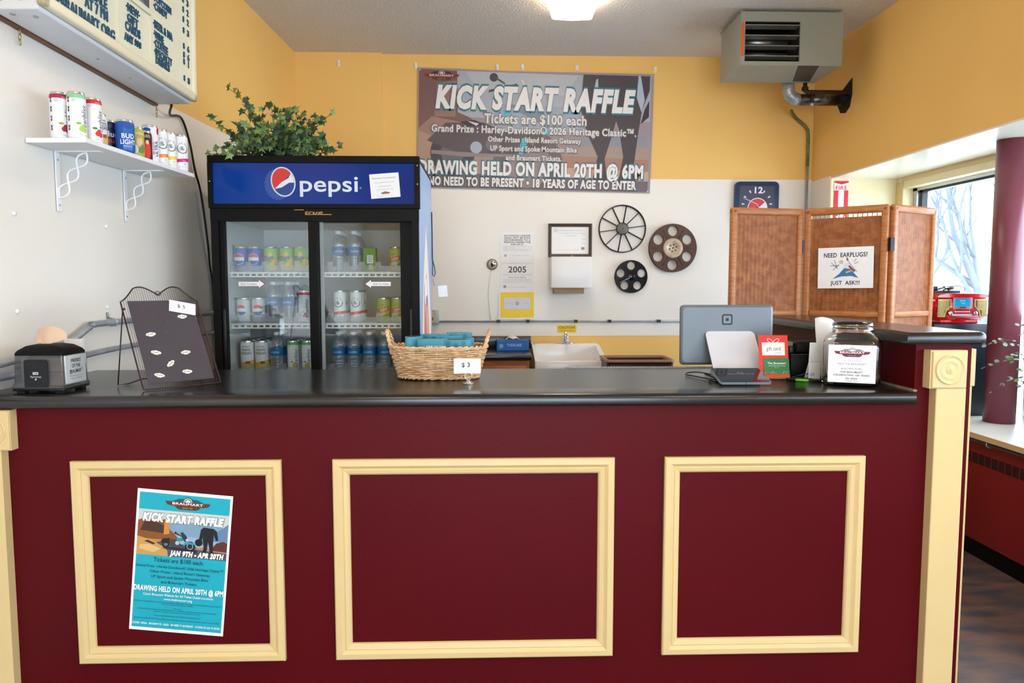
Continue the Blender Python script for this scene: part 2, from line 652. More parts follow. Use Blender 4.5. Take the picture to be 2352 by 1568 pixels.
def pilaster(parent, x0, x1, bx0, bx1, bz0, bz1, y, t, bt):
    m = MB(); m.box(x0, x1, y - t, y + .002, 0, bz0, cream, .002, seg=1); p = m.build('pilaster', parent)
    m = MB()
    m.box(bx0, bx1, y - bt + .006, y + .002, bz0, bz1, cream)
    m.box(bx0 + .005, bx1 - .002, y - bt, y, bz0 + .002, bz1 - .002, cream, .002, seg=1)
    cx, cz = (bx0 + bx1) / 2 + .002, (bz0 + bz1) / 2
    pf = [(.047, 0), (.047, .0005), (.0455, .004), (.043, .0045), (.040, .002), (.036, .0005), (.031, .0022), (.026, .0030), (.021, .0012), (.015, -.0005),
          (.012, .0018), (.009, .0036), (.0055, .003), (.004, .0045), (.0, .0055)]
    m.lathe(pf, cream, 48, FY(cx, y - bt - .0002, cz), cap=False)
    m.build('rosette_block', p)


pilaster(ct, -1.562, -1.475, -1.562, -1.444, .898, 1.02, YF, .034, .038)

ew = thing('raised_counter_end', 'taller maroon end of the counter with a raised black top and cream rosette pilaster', 'counter end', (0, 0, 0))
m = MB(); m.box(1.3352, 1.514, YF, 3.42, 0, 1.2125, maroon); m.build('body', ew)
m = MB()
# raised top: plan outline with a rounded outer corner, bullnose edge
pl = []
for qx, qy, qr, q0, q1 in ((1.290, 2.204, .004, PI, 1.5 * PI), (1.516, 2.235, .035, 1.5 * PI, 2 * PI), (1.547, 3.456, .004, 0, PI / 2), (1.290, 3.456, .004, PI / 2, PI)):
    for i in range(9):
        a = q0 + (q1 - q0) * i / 8
        pl.append((qx, qy, qr, a))
lv = [(.004, 1.2125), (.001, 1.2145), (0, 1.218), (0, 1.236), (.002, 1.2415), (.005, 1.2455), (.0095, 1.2485), (.014, 1.2498), (.02, 1.2502)]
vs = []
for ins, z in lv:
    for qx, qy, qr, a in pl:
        sxq = 1 if math.cos(a) >= 0 else -1
        x, y = qx + (qr - ins) * math.cos(a), qy + (qr - ins) * math.sin(a)
        if qr < ins:
            x, y = qx - (ins - qr) * (1 if qx > 1.4 else -1), qy - (ins - qr) * (1 if qy > 2.8 else -1)
        vs.append((x, y, z))
n = len(pl)
m.add(vs, [tuple(range(n))[::-1], tuple(range((len(lv) - 1) * n, len(lv) * n))], laminate)
m.add(vs, [(j * n + i, j * n + (i + 1) % n, (j + 1) * n + (i + 1) % n, (j + 1) * n + i) for j in range(len(lv) - 1) for i in range(n)], laminate, True)
m.build('raised_top', ew)
pilaster(ew, 1.384, 1.479, 1.361, 1.477, 1.075, 1.194, YF, .036, .042)
m = MB()
m.box(1.513, 1.532, 2.25, 2.36, 0, 1.075, cream, .002, seg=1)
m.box(1.513, 1.537, 2.245, 2.375, 1.075, 1.194, cream, .002, seg=1)
m.build('side_pilaster', ew)
m = MB(); m.box(1.324, 1.3355, 2.22, 2.87, 1.0625, 1.0685, mat('old_caulk', '#a08c76', .7, vary=.3, vscale=60)); m.build('caulk_strip', ew)

# ---------------------------------------------------------------- napkin dispenser
nd = thing('napkin_dispenser', 'smoky black napkin dispenser with kraft napkins, end of the counter by the wall', 'napkin dispenser', (-1.394, 2.337, 1.062), R_(-2))
HX, HY = .078, .067
m = MB()
m.box(-HX - .002, HX + .002, -HY - .002, HY + .002, .006, .016, black, .003)
for sx_, sy_ in ((-1, -1), (1, -1), (-1, 1), (1, 1)):
    m.box(sx_ * .06 - .012, sx_ * .06 + .012, sy_ * .05 - .01, sy_ * .05 + .01, 0, .008, black)
m.build('base', nd)


def shell(m, lv, mt, smooth=True, cap=True):
    n = 0
    vs = []
    for hx, hy, z, r in lv:
        ring = []
        for cx, cy, a0 in ((1, 1, 0), (-1, 1, PI / 2), (-1, -1, PI), (1, -1, 3 * PI / 2)):
            for i in range(4):
                a = a0 + PI / 2 * i / 3
                ring.append((cx * (hx - r) + r * math.cos(a), cy * (hy - r) + r * math.sin(a), z))
        n = len(ring)
        vs += ring
    L = len(lv)
    m.add(vs, [(j * n + i, j * n + (i + 1) % n, (j + 1) * n + (i + 1) % n, (j + 1) * n + i) for j in range(L - 1) for i in range(n)], mt, smooth)
    if cap:
        m.add(vs, [tuple(range(n))[::-1], tuple(range((L - 1) * n, L * n))], mt)


m = MB(); shell(m, [(HX + .006, HY + .006, .016, .006), (HX - .001, HY - .001, .03, .006), (HX - .004, HY - .004, .118, .006)], smoke, False, False)
m.build('clear_body', nd)
m = MB()
shell(m, [(HX - .003, HY - .003, .116, .008), (HX - .003, HY - .003, .122, .008), (HX - .008, HY - .008, .131, .009), (HX - .026, HY - .02, .144, .012), (HX - .048, HY - .036, .149, .012)], blackm)
m.build('lid', nd)
m = MB(); m.box(-.066, .068, -.046, .05, .02, .108, napkinm, .004); m.box(-.067, .069, -.047, .051, .0635, .0645, darkgap)
m.build('napkin_stack', nd)
m = MB()
pts = [(-.036, 0.014), (.036, .014)] + [(.036 - .0015 * i, .098 + .006 * math.sin(PI / 2 * i / 4)) for i in range(5)] + [(-.03 - .0015 * i, .104 - .006 * (1 - math.cos(PI / 2 * i / 4))) for i in range(5)]
m.prism(pts, 0, .004, black, FY(-.003, -HY - .001, 0))
F_ = FY(-.003, -HY - .0056, 0)
m.rect(-.0085, .0085, .058, .066, ink('#d9dcdf'), F_)
m.text('TORK', 0, .062, .005, ink('#20242a'), F_, w=.0003, wide=.014, bold=.03)
m.text('Xpressnap', 0, .052, .0058, ink('#d9dcdf'), F_, w=.0002, wide=.034)
m.disc(0, .0435, .003, ink('#b9bdc0'), F_, n=8)
m.ring(0, .083, .0028, .0034, ink('#3a3f45'), F_)
m.build('front_door', nd)
m = MB()
F_ = FX(HX + .001, 0, 0)
m.box(HX - .004, HX + .001, -.052, .052, .024, .114, paper)
m.text('FRIENDS', 0, .097, .011, inkk, F_, w=.0006, wide=.05, bold=.01)
m.text('OF THE', 0, .08, .011, inkk, F_, w=.0006, wide=.042, bold=.01)
m.text('BRAUMART', 0, .0625, .0125, inkk, F_, w=.0006, wide=.066, bold=.01)
m.text('www.thebraumart.org', 0, .049, .0045, ink('#77757c'), F_, w=.0006, wide=.066)
m.text('Find us on FACEBOOK', 0, .040, .0045, ink('#77757c'), F_, w=.0006, wide=.056)
m.build('side_card', nd)
m = MB(); m.box(HX + .0025, HX + .0038, -.058, .058, .018, .118, acry); m.build('card_window', nd)
# the pulled napkin: a folded fan
m = MB()
vs, fs = [], []
NU, NV = 15, 7
for i in range(NU):
    a = i / (NU - 1)
    for j in range(NV):
        t = j / (NV - 1)
        ang = R_(148 - 128 * a)
        r = .006 + (.052 + .016 * math.sin(a * PI)) * t
        fold = .009 * math.sin(a * 9) * t * (1 - .3 * t)
        vs.append((-.008 + r * math.cos(ang) * 1.02, -.012 + fold + .02 * t * t, .146 + .046 * math.sin(ang) * t + .012 * t * math.sin(a * PI) - (.012 * t * t if a < .15 else 0)))
fs = [(i * NV + j, (i + 1) * NV + j, (i + 1) * NV + j + 1, i * NV + j + 1) for i in range(NU - 1) for j in range(NV - 1)]
m.add(vs, fs, napkinm, True)
m.build('pulled_napkin', nd)
cs = thing('card_stand', 'small clear acrylic stand behind the napkin dispenser', 'card stand', (-1.43, 2.45, 1.062), R_(-2))
m = MB(); m.box(-.04, .0, 0, .003, 0, .15, acry, .001); m.box(-.04, 0, 0, .03, 0, .003, acry); m.build('clear_panel', cs)
wc = thing('white_box', 'small white box behind the napkin dispenser against the wall', 'box', (-1.42, 2.52, 1.062), R_(-2))
m = MB(); m.box(-.03, .03, -.012, .012, 0, .149, paper, .002); m.build('carton', wc)

# ---------------------------------------------------------------- mesh easel board with pins
P0 = Vector((-1.093, 2.304, 1.0652))
e = Vector((.7071, .7071, 0)); bk = Vector((-.7071, .7071, 0))
LB = .323; sn, cs_ = .17 / LB, .275 / LB
upv = bk * sn + Vector((0, 0, cs_)); nv = e.cross(upv)
EM = Matrix(((e.x, upv.x, nv.x, P0.x), (e.y, upv.y, nv.y, P0.y), (e.z, upv.z, nv.z, P0.z), (0, 0, 0, 1)))
EW = .25
es = thing('easel_board', 'dark magnet board on a wire mesh easel with a curved top, on the counter', 'display easel')
es.matrix_world = EM
# curved top outline (u, v)
top = []
for i in range(33):
    t = i / 32
    x = abs(t - .5) * 2
    if x < .62:
        y = .026 + .030 * math.sin(min(1, x / .45) * PI / 2) ** 1.2 if x < .45 else .056 - .007 * ((x - .45) / .17) ** 2
    else:
        q = (x - .62) / .38
        y = .049 * (1 - q) ** 1.35
    top.append((EW * t, LB + y))


def topv(u):
    f = max(0, min(31.999, u / EW * 32)); i = int(f)
    return top[i][1] + (top[i + 1][1] - top[i][1]) * (f - i)


ol = [(.008, 0), (EW - .008, 0), (EW - .001, .002), (EW, .01)] + top[::-1] + [(0, .01), (.001, .002)]
m = MB(); m.tube([(u, v, 0) for u, v in ol], .0024, bronze, 8, closed=True)
m.tube([(EW / 2 + .0085 * math.cos(a), LB + .030 + .0085 * math.sin(a), .0) for a in [2 * PI * i / 16 for i in range(16)]], .0013, bronze, 6, closed=True)
m.build('wire_frame', es)
m = MB()
cw, ch = .0074, .0098
for k in range(int(EW / cw) + 1):
    for sgn in (0, 1):
        u0 = k * cw
        vv = 0
        i = 0
        while vv < .4:
            ua = u0 + (cw / 2 if (i + sgn) % 2 else 0)
            ub = u0 + (cw / 2 if (i + sgn + 1) % 2 else 0)
            va, vb = vv, vv + ch / 2
            vv, i = vb, i + 1
            um, vm = (ua + ub) / 2, (va + vb) / 2
            if max(ua, ub) > EW or vm > topv(um) - .001 or (.026 < um < EW - .026 and .026 < vm < LB - .006):
                continue
            d = .00042
            m.add([(ua - d, va, 0), (ua + d, va, 0), (ub + d, vb, 0), (ub - d, vb, 0)], [(0, 1, 2, 3)], bronze)
m.build('wire_mesh', es)
m = MB(); m.box(.02, EW - .02, .017, LB, .0015, .0035, mat('board_charcoal', '#4b444b', .55, .25, vary=.08, vscale=12), 0)
for u, v in ((.105, .31), (.06, .29), (.09, .265), (.13, .24), (.118, .20)):
    m.disc(u, v, .0007, ink('#d8d4d8'), None, .0038, 6)
m.build('board', es)
Mi = EM.inverted()
def toE(x, y, z): return tuple(Mi @ Vector((x, y, z)))
m = MB()
lb = [toE(-1.235, 2.43, 1.0648), toE(-1.215, 2.46, 1.0648)]
m.tube([(.002, .295, -.003), lb[0], lb[1], toE(-1.19, 2.50, 1.075), toE(-1.08, 2.61, 1.075), toE(-1.05, 2.63, 1.0648), toE(-1.04, 2.635, 1.0648), (EW - .002, .295, -.003)], .0022, bronze, 8)
m.tube([(-.002, .295, .0), (.008, .295, .0)], .004, bronze, 8)
m.build('wire_leg', es)
pinm = mat('pin_white', '#efe6dc', .35, vary=.05)
m = MB()
o2 = [(-.0165, .001), (-.012, .0055), (-.006, .0062), (0, .0085), (.006, .0062), (.012, .0055), (.0165, .001), (.013, -.0035), (.008, -.004), (.006, -.0072), (-.006, -.0072), (-.008, -.004), (-.013, -.0035)]
m.prism(o2, 0, .0025, pinm)
m.text('BRAUMART', 0, .0005, .0032, ink('#5a3a34'), None, w=.0027, wide=.022, bold=.02)
PINS = ((.729, .795, 0, 'white theatre-logo pin directly under the price card on the magnet board'),
        (.26, .6, 4, 'white theatre-logo pin alone high on the board, on the side of the napkin dispenser'),
        (.263, .39, -14, 'tilted white pin at the board\'s middle height, on the napkin dispenser side'),
        (.64, .37, 3, 'level white pin in the middle height of the board, on the side of the fridge'),
        (.41, .255, 38, 'steeply tilted white pin low in the middle of the magnet board'),
        (.23, .135, -16, 'tilted white pin in the bottom corner of the board over the wire leg'),
        (.59, .15, -5, 'white pin in the bottom row of the board, on the side of the fridge'))
pin0 = None
for u, v, a, lb_ in PINS:
    pm = EM @ TR(EW * u, LB * v, .0037) @ RU(R_(a))
    if pin0 is None:
        o = pin0 = m.build('logo_pin')
    else:
        o = pin0.copy(); COL.objects.link(o)
    o.matrix_world = pm
    tag(o, lb_, 'pin', 'logo pins on the magnet board')
m = MB(); m.box(-.0435, .0435, -.0225, .0225, 0, .0006, paper)
m.text('$ 5', -.004, .0035, .013, ink('#3a3550'), None, w=.0008, wide=.026, bold=.01)
o = m.build('price_card'); o.matrix_world = EM @ TR(EW * .765, LB * .905, .0056) @ RU(R_(-14))
tag(o, 'white price card reading five dollars, tilted on the magnet board', 'price card')

# ---------------------------------------------------------------- wicker basket of can sleeves
BX, BY = -.186, 2.61
bs = thing('wicker_basket', 'pale willow basket with two looped handles holding blue can sleeves', 'basket', (BX, BY, 1.062))
def oval(t, a, b, p=2.5):
    c, s = math.cos(t), math.sin(t)
    return (a * abs(c) ** (2 / p) * (1 if c >= 0 else -1), b * abs(s) ** (2 / p) * (1 if s >= 0 else -1))
m = MB()
NS, NR = 30, 15
A0, B0, A1, B1, HB = .138, .078, .172, .112, .112
for r in range(NR):
    z = .010 + (HB - .014) * r / (NR - 1)
    f = (z / HB) ** .9
    pts = []
    NP = NS * 4
    for i in range(NP):
        t = 2 * PI * i / NP
        off = .0036 * math.sin(t * NS / 2 + (PI if r % 2 else 0))
        x, y = oval(t, A0 + (A1 - A0) * f + off, B0 + (B1 - B0) * f + off)
        pts.append((x, y, z + .0008 * math.sin(t * 7 + r)))
    m.tube(pts, .0034, wicker, 6, closed=True)
m.build('woven_side', bs)
m = MB()
for k in range(NS):
    t = 2 * PI * (k + .5) / NS
    x0, y0 = oval(t, A0, B0); x1, y1 = oval(t, A1, B1)
    m.tube([(x0, y0, .003), ((x0 + x1) / 2, (y0 + y1) / 2, HB * .55), (x1, y1, HB)], .0021, wicker, 6)
m.build('stakes', bs)
m = MB()
for ph, zz, rr, aa, bb in ((0, HB + .002, .0042, A1, B1), (PI, HB + .002, .0042, A1, B1), (0, .0078, .0036, A0 + .004, B0 + .004), (PI, .0078, .0036, A0 + .004, B0 + .004)):
    pts = []
    for i in range(160):
        t = 2 * PI * i / 160
        o_ = .0036 * math.cos(t * 20 + ph)
        x, y = oval(t, aa + o_, bb + o_)
        pts.append((x, y, zz + .0036 * math.sin(t * 20 + ph)))
    m.tube(pts, rr, wicker, 6, closed=True)
m.build('braided_rim', bs)
m = MB(); m.prism([oval(2 * PI * i / 40, A0 - .002, B0 - .002) for i in range(40)], .003, .007, wicker); m.build('bottom', bs)
for sg in (-1, 1):
    m = MB()
    for ph in (0, PI):
        pts = []
        for i in range(40):
            q = i / 39
            an = PI * q
            cx = sg * (A1 - .010 + .022 * math.sin(an)); cy = -.042 * math.cos(an); cz = HB - .022 + .082 * math.sin(an) ** .8
            pts.append((cx + .0036 * math.cos(q * 38 + ph), cy + .0036 * math.sin(q * 38 + ph), cz))
        m.tube(pts, .0044, wicker, 7)
    m.build('handle', bs)


def sleeve(x, y, zt, rz, wd, th, tilt, label, txt=None, flower=0):
    t = thing('can_sleeve', label, 'can sleeve', (x, y, 1.088), R_(rz), 'blue can sleeves in the basket')
    m = MB()
    N = 40
    H = zt - 1.088
    vs, inn = [], []
    def ring(z, k):
        out = []
        for i in range(N):
            a = 2 * PI * i / N
            u = wd / 2 * k * math.cos(a); v = (th / 2 + .003) * math.sin(a) if k == 1 else (th / 2) * math.sin(a)
            out.append((u, v + tilt * (z / .12), z))
        return out
    ks = .95
    vs = ring(.0, 1) + ring(H, 1) + ring(H, ks) + ring(.004, ks)
    fs = [(j * N + i, j * N + (i + 1) % N, (j + 1) * N + (i + 1) % N, (j + 1) * N + i) for j in (0,) for i in range(N)]
    m.add(vs, fs, teal, True)
    m.add(vs, [(N + i, N + (i + 1) % N, 2 * N + (i + 1) % N, 2 * N + i) for i in range(N)], ink('#c9d6da'))
    m.add(vs, [(2 * N + i, 2 * N + (i + 1) % N, 3 * N + (i + 1) % N, 3 * N + i) for i in range(N)] + [tuple(range(3 * N, 4 * N))], darkgap, True)
    for sgn in (-1, 1):
        m.tube([(sgn * wd / 2, tilt * 0, .002), (sgn * wd / 2, tilt * H / .12, H - .001)], .0016, teal, 6)
    F2 = FY(0, -th / 2 - .0042 + tilt * .7, 0)
    if txt:
        m.text(txt, .008, H - .030, .012, ink('#f0f0f0'), F2, wide=wd * .72, bold=.015)
    for k in range(flower):
        cx = -wd * .3 + k * wd * .27; cz = H - .012 - .006 * (k % 2)
        for q in range(3):
            m.ring(cx, cz, .002 + .0025 * q, .0026 + .0025 * q, ink('#2b4a66'), F2, .0004, 14)
    m.build('sleeve_wall', t)


sleeve(-.274, 2.605, 1.212, 62, .092, .036, 0, 'blue can sleeve leaning by the basket handle nearer the fridge, its side turned to view')
sleeve(-.205, 2.565, 1.206, 2, .104, .012, 0, 'blue can sleeve with white lettering at the front of the basket', 'LESS MOM')
sleeve(-.118, 2.566, 1.203, -2, .100, .028, 0, 'wide open blue can sleeve with drawn flowers at the front of the basket', None, 3)
sleeve(-.203, 2.655, 1.216, -4, .104, .016, .0, 'blue can sleeve behind the lettered one in the basket', None, 3)
sleeve(-.150, 2.63, 1.212, 3, .096, .010, .0, 'flat blue can sleeve standing in the middle of the back row of the basket', None, 2)
sleeve(-.114, 2.660, 1.222, -2, .090, .012, .0, 'blue can sleeve standing highest at the back of the basket', None, 3)
sleeve(-.076, 2.610, 1.205, 64, .066, .010, .0, 'blue can sleeve by the basket handle nearer the register', None, 2)

# price card in a chrome ring holder
ph = thing('card_holder', 'chrome ring card holder standing before the wicker basket', 'card holder', (-.075, 2.452, 1.062))
m = MB(); m.lathe([(.0, 0), (.0195, 0), (.0195, .002), (.013, .005), (.006, .010), (.0035, .014), (0, .0145)], chrome, 24); m.build('base', ph)
m = MB()
for dy in (-.0016, .0016):
    m.tube([(.0125 * math.cos(a), dy, .0245 + .0125 * math.sin(a)) for a in [2 * PI * i / 28 for i in range(28)]], .0009, chrome, 6, closed=True)
m.build('ring_clip', ph)
m = MB(); m.box(-.0455, .0455, -.0003, .0003, -.0255, .0255, paper)
m.text('$ 3', -.005, .004, .015, ink('#3a3550'), FY(0, -.0007, 0), wide=.028, bold=.015)
o = m.build('price_card', None, (-.079, 2.4522, 1.1215)); tag(o, 'white price card reading three dollars, held in the chrome ring', 'price card')

# ---------------------------------------------------------------- point of sale
rg = thing('cash_register', 'grey tablet register seen from behind on a white stand', 'cash register', (.885, 2.72, 1.0625))
m = MB()
SM = Matrix.Translation((0, -.02, .258)) @ Matrix.Rotation(R_(-2), 4, 'X')
def rrect(u0, u1, v0, v1, r, n=5):
    o = []
    for cx, cy, a0 in ((u1 - r, v1 - r, 0), (u0 + r, v1 - r, PI / 2), (u0 + r, v0 + r, PI), (u1 - r, v0 + r, 3 * PI / 2)):
        o += [(cx + r * math.cos(a0 + PI / 2 * i / n), cy + r * math.sin(a0 + PI / 2 * i / n)) for i in range(n + 1)]
    return o
lv, vs = [(.0, .007), (.001, .002), (.004, -.003), (.010, -.0062)], []
for ins, y in lv:
    vs += [tuple(SM @ Vector((u, y, v))) for u, v in rrect(-.176 + ins, .176 - ins, -.225 + ins, -ins, .015)]
n = len(vs) // 4
m.add(vs, [(j * n + i, j * n + (i + 1) % n, (j + 1) * n + (i + 1) % n, (j + 1) * n + i) for j in range(3) for i in range(n)], regm, True)
m.add(vs, [tuple(range(n)), tuple(range(3 * n, 4 * n))[::-1]], regm)
F2 = SM @ FY(.0, -.0064, 0)
m.poly(rrect(-.02, .02, -.075, -.035, .007), ink('#16252f'), F2, .0002)
m.poly(rrect(-.0145, .0145, -.0695, -.0405, .004), regm, F2, .0004)
m.poly(rrect(-.0055, .0055, -.0605, -.0495, .0015), ink('#16252f'), F2, .0006)
m.build('screen', rg)
m = MB()
m.prism(rrect(-.092, .092, 0, .205, .018), -.003, .003, mat('stand_silver', '#dcdbe2', .42, .1, vary=.02), Matrix(((1, 0, 0, 0.008), (0, .66, -.75, -.165), (0, .75, .66, .004), (0, 0, 0, 1))))
m.box(-.06, .076, -.03, .0, .12, .135, black)
m.box(-.08, .09, -.165, -.02, 0, .004, regm, .001)
m.build('stand', rg)
td = thing('customer_display', 'dark customer display lying sloped on the counter before the register stand', 'display', (.849, 2.372, 1.062))
sl = math.atan(.032 / .125)
DM = Matrix.Translation((0, 0, .0035)) @ Matrix.Rotation(sl, 4, 'X')
m = MB()
out = [(x, y) for x, y in rrect(-.086, .086, 0, .13, .010)]
m.prism(out, .0, .008, mat('display_edge_silver', '#9fb3bd', .3, .5, vary=.03), DM)
m.prism(rrect(-.084, .084, .002, .128, .009), .008, .0095, ink('#0e1013', .08, .6), DM)
m.poly([(-.045, .121), (.012, .121), (.012, .123), (-.045, .123)], ink('#6d7880'), DM, .0099)
m.text('BRAUMART', .004, .071, .006, ink('#98a5ac'), DM, w=.0099, wide=.09, bold=.01)
m.ring(.004, .076, .008, .011, ink('#98a5ac'), DM, .0099, 16, 0, PI)
m.box(-.002, -.001, -.0006, .0, -.0, .009, black, 0, DM)
m.build('screen', td)
m = MB(); m.box(-.07, .07, .06, .122, 0, .014, black, .002); m.build('rear_foot', td)

gc = thing('gift_card_holder', 'clear stand with a red gift card sheet and a green card, beside the register', 'card display', (1.0, 2.512, 1.062), R_(-3))
GM = Matrix.Translation((0, 0, .003)) @ Matrix.Rotation(R_(90 - 13), 4, 'X')
m = MB(); m.prism([(-.053, 0), (.053, 0), (.053, .158), (-.053, .158)], -.003, -.0012, acry, GM); m.box(-.053, .053, 0, .06, 0, .0025, acry)
m.prism([(-.053, 0), (.053, 0), (.053, .02), (-.053, .02)], .004, .0055, acry, GM); m.build('clear_stand', gc)
m = MB(); m.prism([(-.051, .004), (.051, .004), (.051, .155), (-.051, .155)], -.001, -.0003, ink('#e8301f'), GM)
wht = ink('#f6f2f4')
m.rect(-.040, .040, .084, .13, wht, GM, .0001)
for sg in (-1, 1):
    pts = [(sg * (.002 + .021 * math.sin(PI * i / 20) * (.6 + .4 * i / 20) * 1.0), .13 + .016 * math.sin(PI * i / 20) * (1 if i < 12 else .8) - .0 * i, .0008) for i in range(21)]
    pts = [(sg * (.001 + .020 * (1 - math.cos(2 * PI * i / 24)) / 2), .131 + .006 * math.sin(2 * PI * i / 24) + .009 * (1 - math.cos(2 * PI * i / 24)) / 2, .0008) for i in range(25)]
    m.tube([tuple(GM @ Vector(p)) for p in pts], .0011, wht, 5)
m.text('gift card', 0, .108, .014, ink('#55454b'), GM, w=.0003, wide=.05)
m.text("Let's", -.026, .1205, .003, ink('#8a7f84'), GM, w=.0003)
m.text('a custom gift', .016, .0935, .003, ink('#8a7f84'), GM, w=.0003)
m.build('red_sheet', gc)
m = MB(); m.prism([(x, y) for x, y in rrect(-.037, .052, .018, .074, .005)], .0015, .0025, ink('#2e7a48'), GM)
m.text('The Braumart', .008, .056, .0072, ink('#f3efd2'), GM, w=.0027, wide=.064, bold=.02)
m.text('www.thebraumart.org', .008, .047, .0035, ink('#f3efd2'), GM, w=.0027, wide=.058)
m.text('GIFT CARD', .008, .040, .0024, ink('#d6cfb4'), GM, w=.0027)
rr = random.Random(4)
for i in range(46):
    m.disc(rr.uniform(-.034, .049), .0205 + .012 * rr.random() ** 1.5, rr.uniform(.0007, .0017), ink(rr.choice(('#b8332c', '#d6cfb4', '#c9a14a', '#1c5230'))), GM, .0027 + i * 2e-6, 7)
m.build('green_card', gc)

pt = thing('receipt_printer', 'black receipt printer behind the gift cards and the jar', 'printer', (1.17, 2.63, 1.062))
m = MB(); m.box(-.09, .09, -.055, .07, 0, .085, blackm, .004); m.box(-.085, .085, -.0555, -.054, .083, .0845, ink('#4a4a4a'))
m.text('star', .005, .068, .009, ink('#8f9296'), FY(0, -.0556, 0), wide=.02)
m.build('body', pt)
m = MB(); m.box(-.07, .09, -.05, .06, .086, .128, blackm, .012, seg=4); m.build('cover', pt)
m = MB(); m.box(-.09, -.072, -.045, .05, .086, .112, black, .004); m.box(-.09, -.072, -.03, .03, .112, .126, ink('#6d6a70')); m.build('latch', pt)
rs = thing('receipt', 'white printed receipt standing between the printer and the glass jar', 'receipt', (1.139, 2.508, 1.062), R_(4))
m = MB()
m.add([(-.022, 0, 0), (.022, .002, 0), (.022, .004, .065), (-.022, .002, .064), (.022, 0, .132), (-.022, -.002, .132)], [(0, 1, 2, 3), (3, 2, 4, 5)], paper)
m.add([(-.022, .03, 0), (.022, .03, 0), (.022, .0045, .064), (-.022, .0025, .063)], [(0, 1, 2, 3)], paper)
m.rect(-.02, .02, .0635, .0642, ink('#4a4a50'), FY(0, 0, 0), .0004)
m.text('AB', -.01, .02, .010, ink('#7d96c2'), FY(0, .0002, 0), w=.0012, shear=.3)
m.build('folded_paper', rs)

# ---------------------------------------------------------------- donation jar
jr = thing('donation_jar', 'square glass donation jar with a printed paper label and bank notes inside', 'jar', (1.216, 2.405, 1.0622), R_(-24))
def sq(h, r, z, n=6):
    o = []
    for cx, cy, a0 in ((1, 1, 0), (-1, 1, PI / 2), (-1, -1, PI), (1, -1, 3 * PI / 2)):
        o += [(cx * (h - r) + r * math.cos(a0 + PI / 2 * i / n), cy * (h - r) + r * math.sin(a0 + PI / 2 * i / n), z) for i in range(n + 1)]
    return o
def loft(m, rings, mt, caps=True):
    n = len(rings[0]); vs = [p for r in rings for p in r]; L = len(rings)
    m.add(vs, [(j * n + i, j * n + (i + 1) % n, (j + 1) * n + (i + 1) % n, (j + 1) * n + i) for j in range(L - 1) for i in range(n)], mt, True)
    if caps:
        m.add(vs, [tuple(range(n))[::-1], tuple(range((L - 1) * n, L * n))], mt)
m = MB()
outer = [(.070, .03, 0), (.080, .03, .003), (.088, .03, .015), (.089, .03, .03), (.089, .03, .135), (.087, .033, .148), (.080, .04, .160), (.068, .055, .171), (.062, .0615, .176), (.0605, .06, .181),
         (.0635, .063, .184), (.0635, .063, .187), (.0605, .06, .190), (.0605, .06, .194), (.0635, .063, .197), (.0635, .063, .200), (.061, .0605, .203), (.061, .0605, .207)]
inner = [(.0575, .057, .207), (.057, .0565, .182), (.064, .052, .169), (.076, .037, .157), (.084, .028, .146), (.0855, .027, .134), (.0855, .027, .032), (.083, .027, .017), (.074, .025, .008)]
loft(m, [sq(h, min(r, h - .0002), z) for h, r, z in outer + inner], glassj)
m.build('glass_body', jr)
m = MB()
JF = FY(-.002, -.0898, 0)
m.prism([(-.071, .0145), (.071, .0145), (.071, .138), (-.071, .138)], -.0005, .0003, paper, JF)
def logo(m, M, u, v, wd, w, dark, mid, light, txt, grey=None):
    """the theatre's winged marquee emblem"""
    k = wd
    g = grey or mid
    m.poly([(u - .34 * k, v + .055 * k), (u - .2 * k, v + .12 * k), (u + .2 * k, v + .12 * k), (u + .34 * k, v + .055 * k)], g, M, w)
    m.poly([(u - .5 * k, v + .05 * k), (u + .5 * k, v + .05 * k), (u + .46 * k, v - .02 * k), (u + .36 * k, v - .045 * k), (u - .36 * k, v - .045 * k), (u - .46 * k, v - .02 * k)], dark, M, w + .0001)
    m.poly([(u - .28 * k, v - .045 * k), (u + .28 * k, v - .045 * k), (u + .25 * k, v - .09 * k), (u + .18 * k, v - .12 * k), (u - .18 * k, v - .12 * k), (u - .25 * k, v - .09 * k)], mid, M, w + .0001)
    m.disc(u, v + .05 * k, .115 * k, g, M, w + .0002, 20, a0=0, a1=PI)
    m.disc(u, v + .05 * k, .095 * k, light, M, w + .0003, 20, a0=0, a1=PI)
    m.disc(u, v + .05 * k, .08 * k, g, M, w + .0004, 20, a0=0, a1=PI)
    m.disc(u, v + .05 * k, .06 * k, light, M, w + .0005, 20, a0=0, a1=PI)
    m.text('BRAUMART', u, v + .012 * k, .052 * k, light, M, w=w + .0006, wide=.68 * k, bold=.03)
    m.text('SINCE 1925', u, v - .08 * k, .03 * k, txt, M, w=w + .0006, wide=.22 * k)
logo(m, JF, 0, .112, .108, .0005, ink('#7a2338'), ink('#6b2c3d'), ink('#f3eef0'), ink('#c9a9b0'), ink('#8b8790'))
gr = ink('#807c82')
for s_, v, h, wd, c_, sh, bo in (('www.thebraumart.org', .0875, .0045, .058, ink('#9db6cf'), 0, 0), ('HELP THE BRAUMART', .076, .006, .084, gr, 0, 0), ('BUILDING FUND', .0605, .006, .062, gr, 0, 0),
                         ('THE BRAUMART', .0495, .0055, .067, ink('#4a4650'), .3, .02), ('CELEBRATING 100 YEARS', .0395, .0055, .107, ink('#4a4650'), .3, .02), ('IN 2025', .0285, .0055, .036, ink('#4a4650'), .3, .02), ('THANK YOU', .020, .005, .038, gr, 0, 0)):
    m.text(s_, 0, v, h, c_, JF, w=.0006, wide=wd, shear=sh, bold=bo)
m.build('paper_label', jr)
